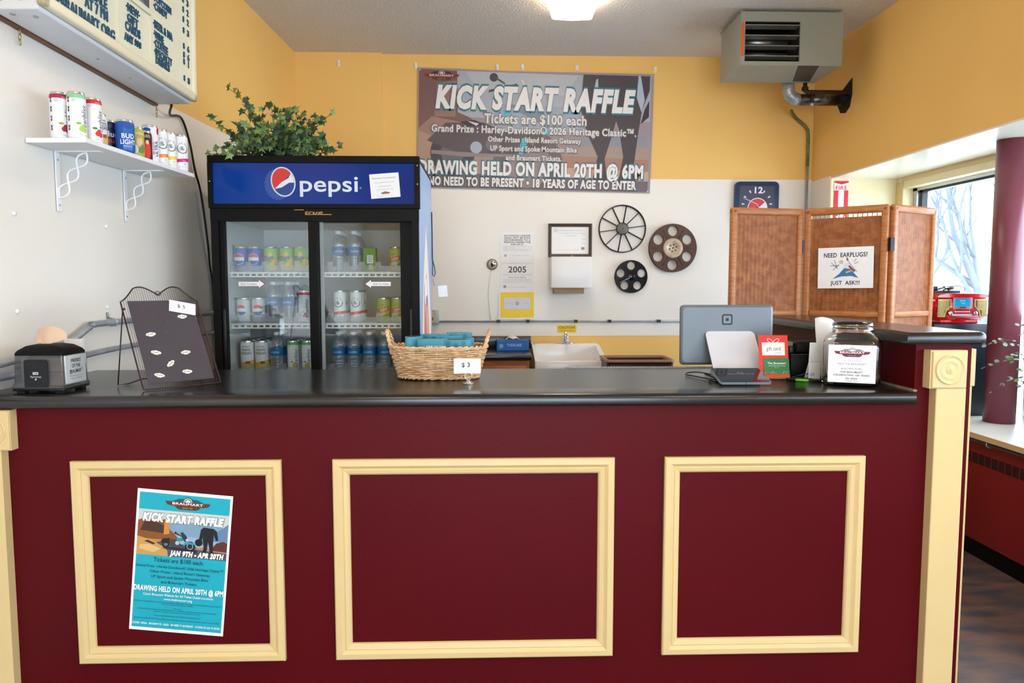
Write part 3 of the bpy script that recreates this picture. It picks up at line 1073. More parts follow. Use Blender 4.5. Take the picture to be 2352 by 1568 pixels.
bill = mat('bank_note_paled', '#c3c79c', .7, hex2='#98a074', vscale=30)  # note green made paler to brighten the jar's inside
rr = random.Random(11)
for i in range(12):  # pile raised with added notes to brighten the jar
    t = thing('bank_note', 'crumpled paled-green bank note inside the donation jar, its pile heightened to brighten it', 'bank note', (1.216 + rr.uniform(-.008, .008), 2.405 + rr.uniform(-.008, .008), 1.0745 + .0105 * i), rr.uniform(0, 6), 'bank notes in the jar')
    m = MB(); vs = []
    for a in range(11):
        for b in range(6):
            u, v = -.055 + .11 * a / 10, -.028 + .056 * b / 5
            vs.append((u, v, .0015 * math.sin(a * 1.1 + i * 2) + .0012 * math.cos(b * 1.6 + i) + .001 * math.sin(a * .6 + b)))
    m.add(vs, [(a * 6 + b, (a + 1) * 6 + b, (a + 1) * 6 + b + 1, a * 6 + b + 1) for a in range(10) for b in range(5)], bill, True)
    m.build('note_paper', t)
sc = thing('paper_scoop', 'white curved paper scoop standing behind the glass jar', 'scoop', (1.192, 2.53, 1.062), R_(-10))
m = MB()
vs = []
NA, NZ = 13, 9
for j in range(NZ):
    t = j / (NZ - 1)
    z = .22 * t
    for i in range(NA):
        a = R_(200 + 140 * i / (NA - 1))
        r = .015 + .020 * math.sin(t * PI * .6)
        top_ = z * (1 - .12 * abs(i / (NA - 1) - .35) ** 1.5 * t)
        vs.append((r * math.cos(a) - .010 * t * t, r * math.sin(a) * .6 + .02, top_))
m.add(vs, [(j * NA + i, j * NA + i + 1, (j + 1) * NA + i + 1, (j + 1) * NA + i) for j in range(NZ - 1) for i in range(NA - 1)], paper, True)
m.build('shell', sc)


def pen(x, y, rz, c1, label, grip):
    t = thing('pen', label, 'pen', (x, y, 1.067), R_(rz), 'pens behind the jar')
    m = MB(); m.cyl((-.05, 0, 0), (.062, 0, 0), .0042, c1, 10); m.cyl((.062, 0, 0), (.074, 0, 0), .0035, chrome, 10, .001); m.build('barrel', t)
    m = MB(); m.cyl((-.02, 0, 0), (.022, 0, 0), .0048, grip, 10); m.build('grip', t)
    m = MB(); m.box(-.055, -.018, -.0012, .0012, .0042, .006, c1); m.build('clip', t)


pen(1.075, 2.463, -28, black, 'black pen with a bright green grip lying by the receipt', ink('#6fd13a'))
pen(1.13, 2.46, -20, black, 'all black pen lying across the green-gripped pen by the receipt', ink('#2a2a2c'))


def cable(name, label, pts, r=.0022, cat='cable'):
    m = MB()
    P = [Vector(p) for p in pts]
    q = []
    for i in range(len(P) - 1):
        a, b, c, d = P[max(0, i - 1)], P[i], P[i + 1], P[min(len(P) - 1, i + 2)]
        for k in range(6):
            t = k / 6
            q.append(tuple(.5 * ((2 * b) + (c - a) * t + (2 * a - 5 * b + 4 * c - d) * t * t + (3 * b - a - 3 * c + d) * t ** 3)))
    q.append(tuple(P[-1]))
    m.tube(q, r, black, 7)
    return tag(m.build(name), label, cat)


cable('cable', 'black cable looping out beside the customer display', [(.80, 2.47, 1.066), (.765, 2.52, 1.066), (.735, 2.60, 1.066), (.72, 2.64, 1.066), (.735, 2.68, 1.067), (.77, 2.66, 1.072), (.80, 2.60, 1.07)])
cable('cable', 'short black cable end on the counter by the near corner of the customer display', [(.80, 2.44, 1.066), (.775, 2.45, 1.066), (.755, 2.47, 1.066), (.765, 2.49, 1.067), (.79, 2.48, 1.068)], .0025)
cable('cable', 'tangled black cable in front of the receipt printer', [(1.08, 2.556, 1.066), (1.10, 2.535, 1.075), (1.14, 2.53, 1.085), (1.12, 2.54, 1.07), (1.07, 2.53, 1.068), (1.10, 2.51, 1.067), (1.15, 2.52, 1.066)], .0028)

# ---------------------------------------------------------------- drink cans and bottles
white = ink('#f1f1f3', .35)
alub = mat('can_aluminium', '#d4d6da', .28, 1, vary=.03)


def can_mesh(r, h, bands, art=None, neck=.86):
    """bands: [(fraction of height, material)] from the bottom; art(m) adds the print"""
    m = MB()
    pr = [(r * .78, .002), (r * .82, 0), (r * .97, .007), (r, .012)]
    zs = [.012] + [b[0] * h for b in bands[:-1]] + [h - .016]
    mats = [alub, bands[0][1], bands[0][1]]
    for i, b in enumerate(bands):
        pr.append((r, zs[i + 1])); mats.append(b[1])
    pr += [(r * .95, h - .008), (r * neck, h - .002), (r * neck * 1.03, h)]
    mats += [bands[-1][1], alub, alub]
    pr += [(r * neck * .96, h), (r * neck * .93, h - .004), (0, h - .004)]
    mats += [alub, alub, alub]
    m.lathe(pr, alub, 28, None, True, mats)
    if art:
        art(m)
    return m


def can_parts(root, spec):
    r, h, bands, art = spec[:4]
    can_mesh(r, h, bands, art).build('body', root)
    m = MB(); m.lathe([(r * .8, h - .0039), (r * .8, h - .0032), (0, h - .0032)], alub, 20)
    m.build('lid', root)
    m = MB(); m.prism([(.45 * r * math.cos(2 * PI * i / 14), .012 * 0 + .26 * r * math.sin(2 * PI * i / 14)) for i in range(14)], h - .003, h - .0018, alub)
    m.build('pull_tab', root)


def tx(m, r, s, z, h, hx, wide=None, a=0, bold=0, shear=0, rot=0):
    m.text(s, a * r, z, h, ink(hx), None, w=.0004, wide=wide, bold=bold, shear=shear, wrap=r, rot=rot)


def wrapdisc(m, r, a, z, rad, mt, w=.0003, n=20, a0=0, a1=2 * PI, ry=None):
    ry = ry or rad
    pts = [(a * r + rad * math.cos(a0 + (a1 - a0) * i / n), z + ry * math.sin(a0 + (a1 - a0) * i / n)) for i in range(n + 1)]
    c = ((pts[0][0] + pts[-1][0]) / 2, (pts[0][1] + pts[-1][1]) / 2) if a1 - a0 < 6 else (a * r, z)
    K = 4
    P = [(c[0] + (p[0] - c[0]) * k / K, c[1] + (p[1] - c[1]) * k / K) for k in range(K + 1) for p in pts]
    vs = [((r + w) * math.sin(u / r), -(r + w) * math.cos(u / r), v) for u, v in P]
    L = len(pts)
    m.add(vs, [(k * L + i, k * L + i + 1, (k + 1) * L + i + 1, (k + 1) * L + i) for k in range(K) for i in range(L - 1)], mt)


def wraprect(m, r, u0, u1, z0, z1, mt, w=.0003, n=10, skew=0):
    vs = []
    for i in range(n + 1):
        u = u0 + (u1 - u0) * i / n
        d = skew * (i / n - .5)
        for z in (z0, z1):
            vs.append(((r + w) * math.sin(u / r), -(r + w) * math.cos(u / r), z + d))
    m.add(vs, [(2 * i, 2 * i + 2, 2 * i + 3, 2 * i + 1) for i in range(n)], mt)


def carb(top, fruit, leaf, word='Cherry'):
    r, h = .029, .157
    def art(m):
        tx(m, r, 'carbliss', .078, .017, '#26242a', .072, .55, shear=.35, rot=PI / 2)
        wrapdisc(m, r, -.55, .128, .0055, ink('#8b8b90'), .0002); wrapdisc(m, r, -.55, .128, .0047, white, .0003)
        tx(m, r, '5%', .128, .004, '#3a3a40', None, -.55)
        for du, dz, q in ((-.0, .034, .0085), (.011, .031, .0085), (.004, .042, .007)):
            wrapdisc(m, r, (.0055 + du) / r, dz, q, fruit, .0003 + q * .02)
        wrapdisc(m, r, -.1, .052, .008, leaf, .0003, ry=.004)
        tx(m, r, 'VODKA + SODA', .014, .003, '#77757c', .03, .35)
        for i in range(4):
            wraprect(m, r, -1.32 * r, -1.08 * r, .028 + i * .031, .045 + i * .031, ink('#3b3a3f'))
            tx(m, r, ('0G', '90', '5%', '0g')[i], .0365 + i * .031, .006, '#e8e8e8', .006, -1.2, rot=PI / 2)
        tx(m, r, word, .1395, .004, '#f0e6e8', None, .3)
    return (r, h, [(.862, white), (1, top)], art)


def claw(col, tilt=0):
    r, h = .029, .157
    def art(m):
        n = 10
        for i, ch in enumerate('WHITE CLAW'):
            a = R_(175 - 170 * i / 9)
            m.text(ch, .021 * math.cos(a), .098 + .021 * math.sin(a), .0065, ink('#2a2a30'), None, w=.0004, wrap=r, rot=a - PI / 2, bold=.01)
        n = 22
        vs = []
        for i in range(n + 1):
            a = PI + PI * i / n
            for q in (.0185, .0235):
                u, v = q * math.cos(a), .098 + q * math.sin(a)
                vs.append(((r + .0003) * math.sin(u / r), -(r + .0003) * math.cos(u / r), v))
        m.add(vs, [(2 * i, 2 * i + 2, 2 * i + 3, 2 * i + 1) for i in range(n)], ink('#75757c'))
        tx(m, r, 'HARD SELTZER', .0788, .003, '#f2f2f2', .022)
        for q in range(4):
            wrapdisc(m, r, (-.006 + .004 * q) / r, .095 + .004 * (q % 2), .009 - .0015 * q, ink(('#c9c9ce', '#a5a5ac', '#8b8b92', '#e9e9ec')[q]), .0003 + q * 5e-5)
        wraprect(m, r, -1.5 * r, 1.5 * r, .040, .054, col, .0003, 16, .010)
        tx(m, r, 'Flavor', .046, .004, '#f6f0ea', None, .2)
        wrapdisc(m, r, .35, .032, .0045, ink('#55555c')); wrapdisc(m, r, .35, .032, .0034, white, .0006)
        tx(m, r, '5% ALC/VOL', .019, .003, '#6a6a70', .03)
    return (r, h, [(1, white)], art)


def pepsi(base, grey=False):
    r, h = .033, .122
    dk = ink('#1f3f9e' if not grey else '#c9ccd2', .3)
    def art(m):
        wrapdisc(m, r, 0, .062, .0275, white, .0003, 28)
        wrapdisc(m, r, 0, .062, .0255, ink('#e0393a'), .0006, 20, R_(18), R_(162))
        wrapdisc(m, r, 0, .062, .0255, ink('#27439e'), .0006, 20, R_(198), R_(342))
        wraprect(m, r, -.024, .024, .0545, .0705, white, .0009)
        tx(m, r, 'PEPSI', .0625, .0105, '#20242c', .042, 0, .03)
    m_ = art
    def art2(m):
        m_(m)
        return m
    return (r, h, [(1, base)], art2)


def starry():
    r, h = .033, .122
    ye, gn = ink('#e9c93e', .35), ink('#8ec63f', .35)
    def art(m):
        wrapdisc(m, r, 0, .066, .027, ink('#3c4a3a'), .0003, 7, ry=.028)
        wrapdisc(m, r, .25, .084, .014, ye, .0006, 8)
        wrapdisc(m, r, 0, .046, .016, ink('#7ec850'), .0007, 12, ry=.009)
        wraprect(m, r, -.027, .027, .056, .073, ink('#75807a'), .0009, skew=.006)
        tx(m, r, 'Starry', .065, .012, '#f4f6f2', .05, 0, .02, .3)
    return (r, h, [(.52, ye), (1, gn)], art)


def dew():
    r, h = .033, .122
    gn = ink('#a9b957', .35)
    def art(m):
        wraprect(m, r, -.03, .03, .052, .074, ink('#d9452c'), .0003, skew=.014)
        tx(m, r, 'DEW', .063, .014, '#f3d9c9', .042, 0, .03, .2, R_(14))
        tx(m, r, 'mtn', .086, .009, '#d9452c', .024, -.3, .02, .2, R_(14))
        wraprect(m, r, -.03, .03, .030, .036, ink('#5f7a2c'), .0003, skew=.014)
    return (r, h, [(1, gn)], art)


def russian(h=.157):
    r = .033
    def art(m):
        for s_, z, hh, wd in (('OUTWARD', .128, .006, .036), ('WHITE', .112, .012, .042), ('RUSSIAN', .096, .0125, .05)):
            tx(m, r, s_, z * h / .157, hh, '#26262c', wd, 0, .015)
        wraprect(m, r, -.046, .046, .014, .055, ink('#e2b866'), .0003, 16, .018)
        for a in (.12, .42):
            wrapdisc(m, r, a, .05, .007, ink('#8a5a2c'), .0007, 10)
    return (r, h, [(1, white)], art)


def plain(r, h, base, rows, blobs=()):
    def art(m):
        for a, z, q, hx, ry in blobs:
            wrapdisc(m, r, a, z, q, ink(hx), .0003, 16, ry=ry)
        for s_, z, hh, wd, hx, a, rot in rows:
            tx(m, r, s_, z, hh, hx, wd, a, .02, 0, rot)
    return (r, h, base, art)


WH = [(1, white)]
SHELF = thing('wall_shelf', 'white wall shelf on two twisted brackets holding a row of cans', 'shelf', LW(.312, 0, 1.87), -WA)
m = MB(); m.box(0.003, .208, -.385, .42, 0, .016, whitem, .001, seg=1); m.build('board', SHELF)
for sc_ in (-.224, .221):
    m = MB()
    m.box(.003, .007, sc_ - .013, sc_ + .013, -.212, 0, whitem, .001, seg=1)
    m.box(.003, .165, sc_ - .012, sc_ + .012, -.004, 0, whitem, .001, seg=1)
    for sgn in (-1, 1):
        pts = []
        for i in range(41):
            t = i / 40
            cx, cz = .008 + .104 * t, -.165 + .160 * t
            o_ = .019 * math.sin(t * 3 * PI) * sgn
            pts.append((cx + o_ * .84 * -1, sc_, cz + o_ * .54))
        m.tube(pts, .0035, whitem, 7)
    for z in (-.03, -.19):
        m.cyl((.007, sc_, z), (.009, sc_, z), .004, steel, 8)
    m.build('bracket', SHELF)

G = 'drink cans on the wall shelf'
CY = (
    (-0.027, 0.094, 44, carb(ink('#b3204c', .35), ink('#9c3040'), ink('#a3a04a')), 'tall white can with a raspberry-red top band at the near end of the shelf'),
    (-0.028, 0.154, 44, carb(ink('#8fcf9a', .35), ink('#a8cf5f'), ink('#8dbb4e'), 'Lime'), 'tall white can with a pale green top band on the wall shelf'),
    (0.052, 0.162, 44, carb(ink('#d5202f', .35), ink('#dd2a2c'), ink('#5c7a34')), 'tall white can with a bright red top band and cherries on the wall shelf'),
    (0.168, 0.109, 52, russian(.13), 'white can lettered in black, partly hidden behind the dark blue can on the wall shelf'),
    (0.236, 0.106, 46, plain(.033, .122, [(.4, ink('#1c2440', .3)), (1, ink('#1d2b55', .3))],
        [('Blue', .070, .020, .056, '#f3f3f3', .05, 0), ('NON-ALC', .044, .015, .06, '#e2382c', .1, 0)], ((-.1, .1, .014, '#3a4760', .008), (.7, .095, .008, '#c2332c', .01))), 'dark navy can with white and red lettering on the wall shelf'),
    (0.235, 0.174, 42, plain(.033, .122, [(1, ink('#1d5fb4', .3))], [('BUD', .062, .017, .046, '#f4f4f4', .05, 0), ('LIGHT', .040, .017, .056, '#f4f4f4', .05, 0), ('BEER', .024, .005, .03, '#a9c7ea', 0, 0)], ((0, .1, .022, '#174f9c', .012),)), 'bright blue can with white lettering on the wall shelf'),
    (0.314, 0.081, 42, plain(.033, .122, [(.82, ink('#a8c4ea', .35)), (1, ink('#22242c', .3))], [('K W', .086, .012, .04, '#2c3a5c', .1, 0), ('Blonde', .066, .006, .03, '#3a4a70', .1, 0), ('W', .036, .012, .016, '#27324c', .3, 0)], ((-.3, .03, .014, '#5d7bb0', .012),)), 'pale blue can with a black rim on the wall shelf'),
    (0.354, 0.148, 46, plain(.033, .122, [(1, ink('#b9b64a', .35))], [('LIVING', .096, .010, .046, '#f0eeb4', .1, 0)], ((.2, .064, .013, '#e8c79a', .022), (.2, .084, .008, '#d9a24a', .009), (.35, .04, .016, '#5f8f3a', .02), (-.3, .035, .01, '#efe6cf', .016))), 'olive yellow can with a painted woman on the wall shelf'),
    (0.427, 0.142, 44, plain(.033, .122, [(1, ink('#4a2418', .35))], [('RED', .1, .010, .03, '#e0b9a0', .1, 0)], ((.15, .076, .007, '#e8bb98', .009), (.15, .046, .016, '#d92a22', .034), (.15, .09, .008, '#1c1210', .006))), 'dark brown can with a woman in a red dress on the wall shelf'),
    (0.494, 0.136, 44, plain(.033, .157, WH, [('ULTRA', .064, .014, .062, '#26346a', .45, PI / 2), ('Michelob', .064, .008, .05, '#8a8f9c', .05, PI / 2)], ((-.7, .137, .016, '#2c4c9c', .009), (.75, .135, .008, '#c9283c', .014))), 'tall silvery white can with vertical lettering and small red and blue ribbons'),
    (0.569, 0.142, 42, claw(ink('#f08a3c')), 'slim white can with an orange slanted band on the wall shelf'),
    (0.628, 0.150, 40, claw(ink('#f3cf2c')), 'slim white can with a yellow slanted band on the wall shelf'),
    (0.683, 0.174, 38, claw(ink('#c9297e')), 'slim white can with a magenta slanted band at the far end of the shelf'),
)
for s_, n_, fa, spec, lb_ in CY:
    t = thing('drink_can', lb_, 'can', LW(s_, n_, 1.8862), R_(fa), G)
    can_parts(t, spec)

# ---------------------------------------------------------------- drinks fridge
FX0, FY0 = -.816, 3.45
fr = thing('drinks_fridge', 'tall black two-door drinks fridge with a blue soda sign', 'fridge', (FX0, FY0, 0))
fr['label'] = 'tall black two-door drinks fridge with a blue soda sign across its top'
HW, DP, HH = .482, .72, 1.988
liner = mat('fridge_liner', '#d9dcd9', .5, vary=.03)
m = MB()
m.box(-HW, -HW + .035, .0, DP, .05, HH, blackm)
m.box(HW - .035, HW - .001, .0, DP, .05, HH, blackm)
m.box(-HW, HW, .0, DP, 1.70, HH - .03, blackm)
m.box(-HW, HW, DP - .05, DP, .05, HH, blackm)
m.box(-HW, HW, .0, DP, .05, .2, blackm)
m.box(-HW + .035, -HW + .04, .05, DP - .05, .2, 1.70, liner)
m.box(HW - .04, HW - .035, .05, DP - .05, .2, 1.70, liner)
m.box(-HW + .04, HW - .04, DP - .055, DP - .05, .2, 1.70, liner)
m.box(-HW + .04, HW - .04, .05, DP - .05, 1.695, 1.70, liner)
m.box(-HW + .04, HW - .04, .05, DP - .05, .2, .205, liner)
m.box(-.02, .02, .06, .075, .2, 1.70, liner)
m.build('cabinet', fr)
m = MB()
m.box(HW - .001, HW + .001, .012, DP - .02, .05, HH - .02, mat('decal_blue', '#8fb0dd', .35, vary=.08, vscale=3))
P = FX(HW + .0013, 0, 0)
m.poly([(.10, .5), (.56, .5), (.62, 1.2), (.5, 1.45), (.36, 1.7), (.2, 1.42), (.1, 1.1)], ink('#efe6dc'), P)
m.poly([(.15, .5), (.5, .5), (.5, 1.2), (.38, 1.46), (.22, 1.38)], ink('#e2a294'), P, .0002)
m.poly([(.2, .5), (.34, .5), (.36, 1.15), (.26, 1.3), (.2, 1.0)], ink('#dc6f62'), P, .0004)
m.disc(.33, 1.36, .07, white, P, .0006); m.disc(.37, 1.31, .03, ink('#27439e'), P, .0008)
m.poly([(.4, .5), (.6, .5), (.6, 1.05), (.5, 1.12)], ink('#c3c6d0'), P, .0005)
m.build('side_decal', fr)
m = MB(); m.box(-HW + .02, HW - .02, .02, DP, 0, .05, black); m.build('plinth', fr)
# header
m = MB()
m.box(-HW - .004, HW + .006, -.012, .02, 1.955, HH, blackm, .002, seg=1)
m.box(-HW - .004, HW + .006, -.012, .02, 1.747, 1.768, blackm, .002, seg=1)
m.box(-HW - .004, -HW + .018, -.012, .02, 1.768, 1.955, blackm)
m.box(HW - .018, HW + .006, -.012, .02, 1.768, 1.955, blackm)
for x, z in ((HW - .004, 1.945), (HW - .004, 1.86), (-HW + .006, 1.87)):
    m.cyl((x, -.0135, z), (x, -.012, z), .003, steel, 8)
m.build('header_frame', fr)
m = MB()
bl = mat('header_blue', '#053a92', .12, vary=0, hex2='#042a74', vscale=1.5, spec=.3)
m.box(-HW + .018, HW - .018, -.004, .002, 1.768, 1.955, bl)
P = FY(0, -.0045, 0)
cx, cz = -.150, 1.865
capb = ink('#2c4f9c')
pts = []
for i in range(48):
    a = 2 * PI * i / 48
    q = .071 + (.004 if i % 2 else -.002)
    pts.append((cx - .016 + q * math.cos(a) * .86, cz - .007 + q * math.sin(a)))
m.poly(pts, capb, P, .0)
rt = R_(15)
def el(a, rx, ry):
    u, v = rx * math.cos(a), ry * math.sin(a)
    return (cx + .008 + u * math.cos(rt) - v * math.sin(rt), cz + .004 + u * math.sin(rt) + v * math.cos(rt))
E1 = lambda rx, ry, a0=0, a1=2 * PI, n=40: [el(a0 + (a1 - a0) * i / n, rx, ry) for i in range(n)]
m.poly(E1(.056, .069), ink('#d9dde6'), P, .0003)
m.poly(E1(.050, .063), ink('#1c3f8c'), P, .0006)
m.poly([el(a, .050, .063) for a in [R_(25 + 175 * i / 24) for i in range(25)]], ink('#d9342e'), P, .0009)
m.poly([el(R_(200), .050, .063), el(R_(230), .022, .03), el(R_(330), .03, .022), el(R_(345), .050, .063), el(R_(5), .050, .063), el(R_(26), .050, .063), el(R_(20), .03, .03), el(R_(180), .008, .006)], ink('#e6e8ee'), P, .0012)
m.text('pepsi', .068, 1.862, .072, ink('#dfe4f2'), P, w=.0003, wide=.268, bold=.012, res=6)
m.text('®', .214, 1.842, .008, ink('#dfe4f2'), P, w=.0003)
m.build('header_sign', fr)
m = MB()
m.box(-HW, HW, -.004, .02, 1.69, 1.747, blackm)
gold = mat('gold_badge', '#b98f4c', .35, .7, vary=.05)
P = FY(0, -.0045, 0)
m.rect(-.094, -.05, 1.7395, 1.7425, gold, P); m.rect(-.045, .078, 1.7185, 1.7215, gold, P)
m.text('true', -.004, 1.7305, .0155, gold, P, wide=.082, shear=.3, bold=.005)
m.build('top_rail', fr)


def door(x0, x1, y, gx0, gx1, arrow):
    d = bpy.data.objects
    m = MB()
    z0, z1 = .12, 1.742 if y < .03 else 1.735
    m.box(x0, gx0, y, y + .03, z0, z1, blackm, .002, seg=1)
    m.box(gx1, x1, y, y + .03, z0, z1, blackm, .002, seg=1)
    m.box(gx0, gx1, y, y + .03, 1.690, z1, blackm)
    m.box(gx0, gx1, y, y + .03, z0, .22, blackm)
    o = m.build('door', fr)
    m = MB(); m.box(gx0, gx1, y + .012, y + .016, .22, 1.69, fglass); m.build('glass_pane', o)
    m = MB()
    c = (gx0 + gx1) / 2
    sg = arrow
    cxx = c - .079 * 1 if sg > 0 else c + .082
    P = FY(cxx, y + .0115, 1.398)
    L_ = .060
    for k, (mt, w_, e_) in enumerate(((ink('#c0312e'), 0, .003), (white, .0003, 0))):
        q = sg
        pts = [(-L_ * q, .010), (.034 * q, .010), (.034 * q, .019 + e_), ((.060 + e_) * q, 0), (.034 * q, -.019 - e_), (.034 * q, -.010), (-L_ * q, -.010)]
        m.poly(pts, mt, P, w_)
    m.text('Slide To Open', -.014 * sg, 0, .0085, ink('#b8433c'), P, w=.0006, wide=.074)
    m.build('arrow_sticker', o)
    m = MB(); hx = x0 + .012 if sg > 0 else x1 - .012
    m.box(hx - .007, hx + .007, y - .004, y, .95, 1.28, black, .002); m.build('pull_handle', o)


door(-.448, .005, .012, -.424, -.037, 1)
door(.0, .448, .048, .006, .388, -1)
for z in (1.456, 1.208, .962):
    m = MB()
    wr = mat('shelf_wire', '#e9e9e4', .4, vary=.03) if 'shelf_wire' not in MATS else MATS['shelf_wire']
    m.box(-.44, .44, .105, .11, z - .010, z, wr); m.box(-.44, .44, .105, .11, z - .026, z - .019, wr)
    for i in range(59):
        m.box(-.435 + i * .015, -.430 + i * .015, .106, .66, z - .004, z - .001, wr)
    for i in range(30):
        m.box(-.435 + i * .03, -.425 + i * .03, .106, .109, z - .02, z - .009, wr)
    for y in (.3, .5, .655):
        m.box(-.44, .44, y, y + .005, z - .010, z - .004, wr)
    m.build('wire_shelf', fr)
    m = MB()
    pts = []
    for k in range(11):
        x = -.43 + k * .078
        pts += [(x - .012, .048), (x + .012, .048), (x + .016, .028), (x + .062, .028)]
    m.prism([(-.442, 0)] + pts + [(.43, .028), (.43, 0)][::1], .0, .0015, frost, FY(0, .118, z + .001)); m.build('product_rail', fr)
sn_ = thing('paper_notice', 'small white printed notice stuck on the blue fridge sign', 'notice', (-.489, 3.442, 1.853))
m = MB()
P = FY(0, 0, 0) @ RU(R_(4.5))
m.prism([(-.068, -.056), (.068, -.056), (.068, .056), (-.068, .056)], 0, .0006, paper, P)
for s_, v, h_, wd, cc in (('Braumart Concessions', .036, .0065, .11, '#3a3a40'), ('Our popcorn is now', .016, .006, .09, '#9a9aa2'), ('popped with', -.001, .006, .058, '#9a9aa2'), ('COCONUT OIL', -.0175, .0065, .08, '#bdb4cc')):
    m.text(s_, 0, v, h_, ink(cc), P, w=.0008, wide=wd, shear=.25)
m.poly([(-.022, -.032), (0, -.026), (.022, -.032), (.016, -.038), (-.016, -.038)], ink('#8a6a3a'), P, .0008)
m.text('www.thebraumart.org', 0, -.046, .003, ink('#a8a8b0'), P, w=.0008, wide=.08)
m.build('sheet', sn_)

# stocked drinks: columns of like drinks, front to back
def bottle(root):
    m = MB()
    pr = [(.024, .004), (.029, 0), (.0325, .008)]
    for k in range(4):
        z = .014 + k * .014
        pr += [(.0325, z), (.0300, z + .005), (.0325, z + .010)]
    pr += [(.0325, .080), (.0315, .082), (.0315, .122), (.0325, .125), (.0315, .140), (.026, .158), (.017, .174), (.0125, .182), (.0125, .187)]
    m.lathe(pr, pet, 22, cap=False); m.build('clear_bottle', root)
    m = MB(); m.lathe([(.0139, .184), (.0145, .185), (.0145, .199), (.0135, .2), (0, .2)], white, 16); m.build('cap', root)
    m = MB(); m.lathe([(.0322, .083), (.0322, .121)], ink('#1f6fae', .35), 22, cap=False)
    tx(m, .0323, 'AQUAFINA', .100, .010, '#cfe2f2', .044, .1, .01)
    m.build('label_band', root)


greenc = lambda: carb(ink('#69b36a', .35), ink('#c9c04a'), ink('#8dbb4e'), 'Lime')
fprot = {}
SPEC = {'pepsi': (pepsi(ink('#2a52b8', .3)), 'blue globe-logo soda can'), 'diet': (pepsi(ink('#d2d6db', .3), True), 'silver globe-logo soda can'),
        'starry': (starry(), 'yellow-green lemon soda can'), 'dew': (dew(), 'pale green red-logo soda can'),
        'russian': (russian(), 'white and tan can'), 'green': (greenc(), 'tall green-topped can'),
        'red': (carb(ink('#e0404a', .35), ink('#b0304a'), ink('#8dbb4e')), 'tall red-topped can'), 'claw': (claw(ink('#e2432c')), 'slim red-banded white can'),
        'water': (None, 'blue-labelled water bottle')}
ROWN = ('front one', 'second row', 'third row', 'fourth row', 'fifth row')
SHN = {1.456: 'top', 1.208: 'middle', .962: 'bottom'}


def stock(kind, x, z, nrow, where, pitch=.068, y0=3.625):
    spec, words = SPEC[kind]
    for k in range(nrow):
        loc = (x + (.0 if k == 0 else random.uniform(-.002, .002)), y0 + k * pitch, z + .0005)
        lb_ = '%s, %s %s, %s' % (words, where, SHN[z] + ' fridge shelf', ROWN[k])
        rz = R_(random.uniform(-14, 14))
        grp = words + 's in the fridge'
        if kind in fprot:
            dup(fprot[kind], loc, rz, lb_, grp)
        else:
            nm = 'water_bottle' if kind == 'water' else 'drink_can'
            t = fprot[kind] = thing(nm, lb_, 'bottle' if kind == 'water' else 'can', loc, rz, grp)
            bottle(t) if kind == 'water' else can_parts(t, spec)


Z1, Z2, Z3 = 1.456, 1.208, .962
stock('pepsi', -1.222, Z1, 4, 'outer column,'); stock('pepsi', -1.154, Z1, 4, 'inner column,')
stock('starry', -1.077, Z1, 4, 'column beside the blue cans,'); stock('starry', -.999, Z1, 4, 'centre column,'); stock('starry', -.930, Z1, 4, 'column by the door joint,')
stock('diet', -1.215, Z2, 4, 'outer column,'); stock('diet', -1.143, Z2, 4, 'inner column,')
stock('water', -1.071, Z2, 3, 'column beside the silver cans,', .07); stock('water', -.995, Z2, 3, 'column beside the red-topped can,', .07); stock('red', -.918, Z2, 3, 'by the door joint,', .062)
stock('russian', -1.203, Z3, 4, 'outer column,'); stock('russian', -1.133, Z3, 4, 'inner column,')
stock('water', -1.058, Z3, 3, 'column beside the tan cans,', .07); stock('green', -.979, Z3, 3, 'column beside the water,', .062); stock('green', -.908, Z3, 3, 'column by the door joint,', .062)
stock('water', -.747, Z1, 3, 'column by the door joint,', .07); stock('water', -.670, Z1, 3, 'column beside the green carton,', .07)
stock('dew', -.466, Z1, 3, 'column by the fridge side,')
stock('claw', -.745, Z2, 3, 'column by the door joint,', .062); stock('claw', -.664, Z2, 3, 'second from the door joint,', .062)
stock('dew', -.530, Z2, 3, 'inner column,'); stock('dew', -.460, Z2, 3, 'column by the fridge side,')
for x, wh_ in ((-.754, 'first from the door joint,'), (-.681, 'second from the door joint,'), (-.604, 'third from the door joint,'), (-.530, 'column nearest the fridge side,')):
    stock('water', x, Z3, 3, wh_, .07)
t = thing('carton', 'green drink carton between the water and the green can on the top fridge shelf', 'carton', (-.594, 3.635, Z1 + .0005))
m = MB(); m.box(-.031, .031, -.02, .03, 0, .118, mat('carton_green', '#4f9a2e', .5, vary=.2, vscale=8), .002, seg=1)
m.rect(-.012, .018, .042, .082, white, FY(0, -.0205, 0))
for i in range(4):
    m.rect(-.009, .014, .05 + i * .008, .053 + i * .008, ink('#6a8a5a'), FY(0, -.0207, 0))
m.rect(-.004, .016, .010, .036, ink('#c9d9bd'), FY(0, -.0205, 0))
m.build('box', t)

# ---------------------------------------------------------------- ivy on the fridge
iv = thing('ivy_plant', 'trailing artificial ivy plant on top of the drinks fridge', 'plant', (-1.055, 3.70, HH + .0005))
m = MB(); m.lathe([(.05, 0), (.06, .01), (.075, .07), (.07, .07), (.06, .02), (0, .02)], darkgap, 20); m.build('pot', iv)
LEAF = [(0, -.1), (.28, -.22), (.62, -.16), (.42, .1), (.85, .38), (.38, .42), (.22, .62), (0, 1.1), (-.22, .62), (-.38, .42), (-.85, .38), (-.42, .1), (-.62, -.16), (-.28, -.22)]
rr = random.Random(21)
ms, mf = MB(), MB()


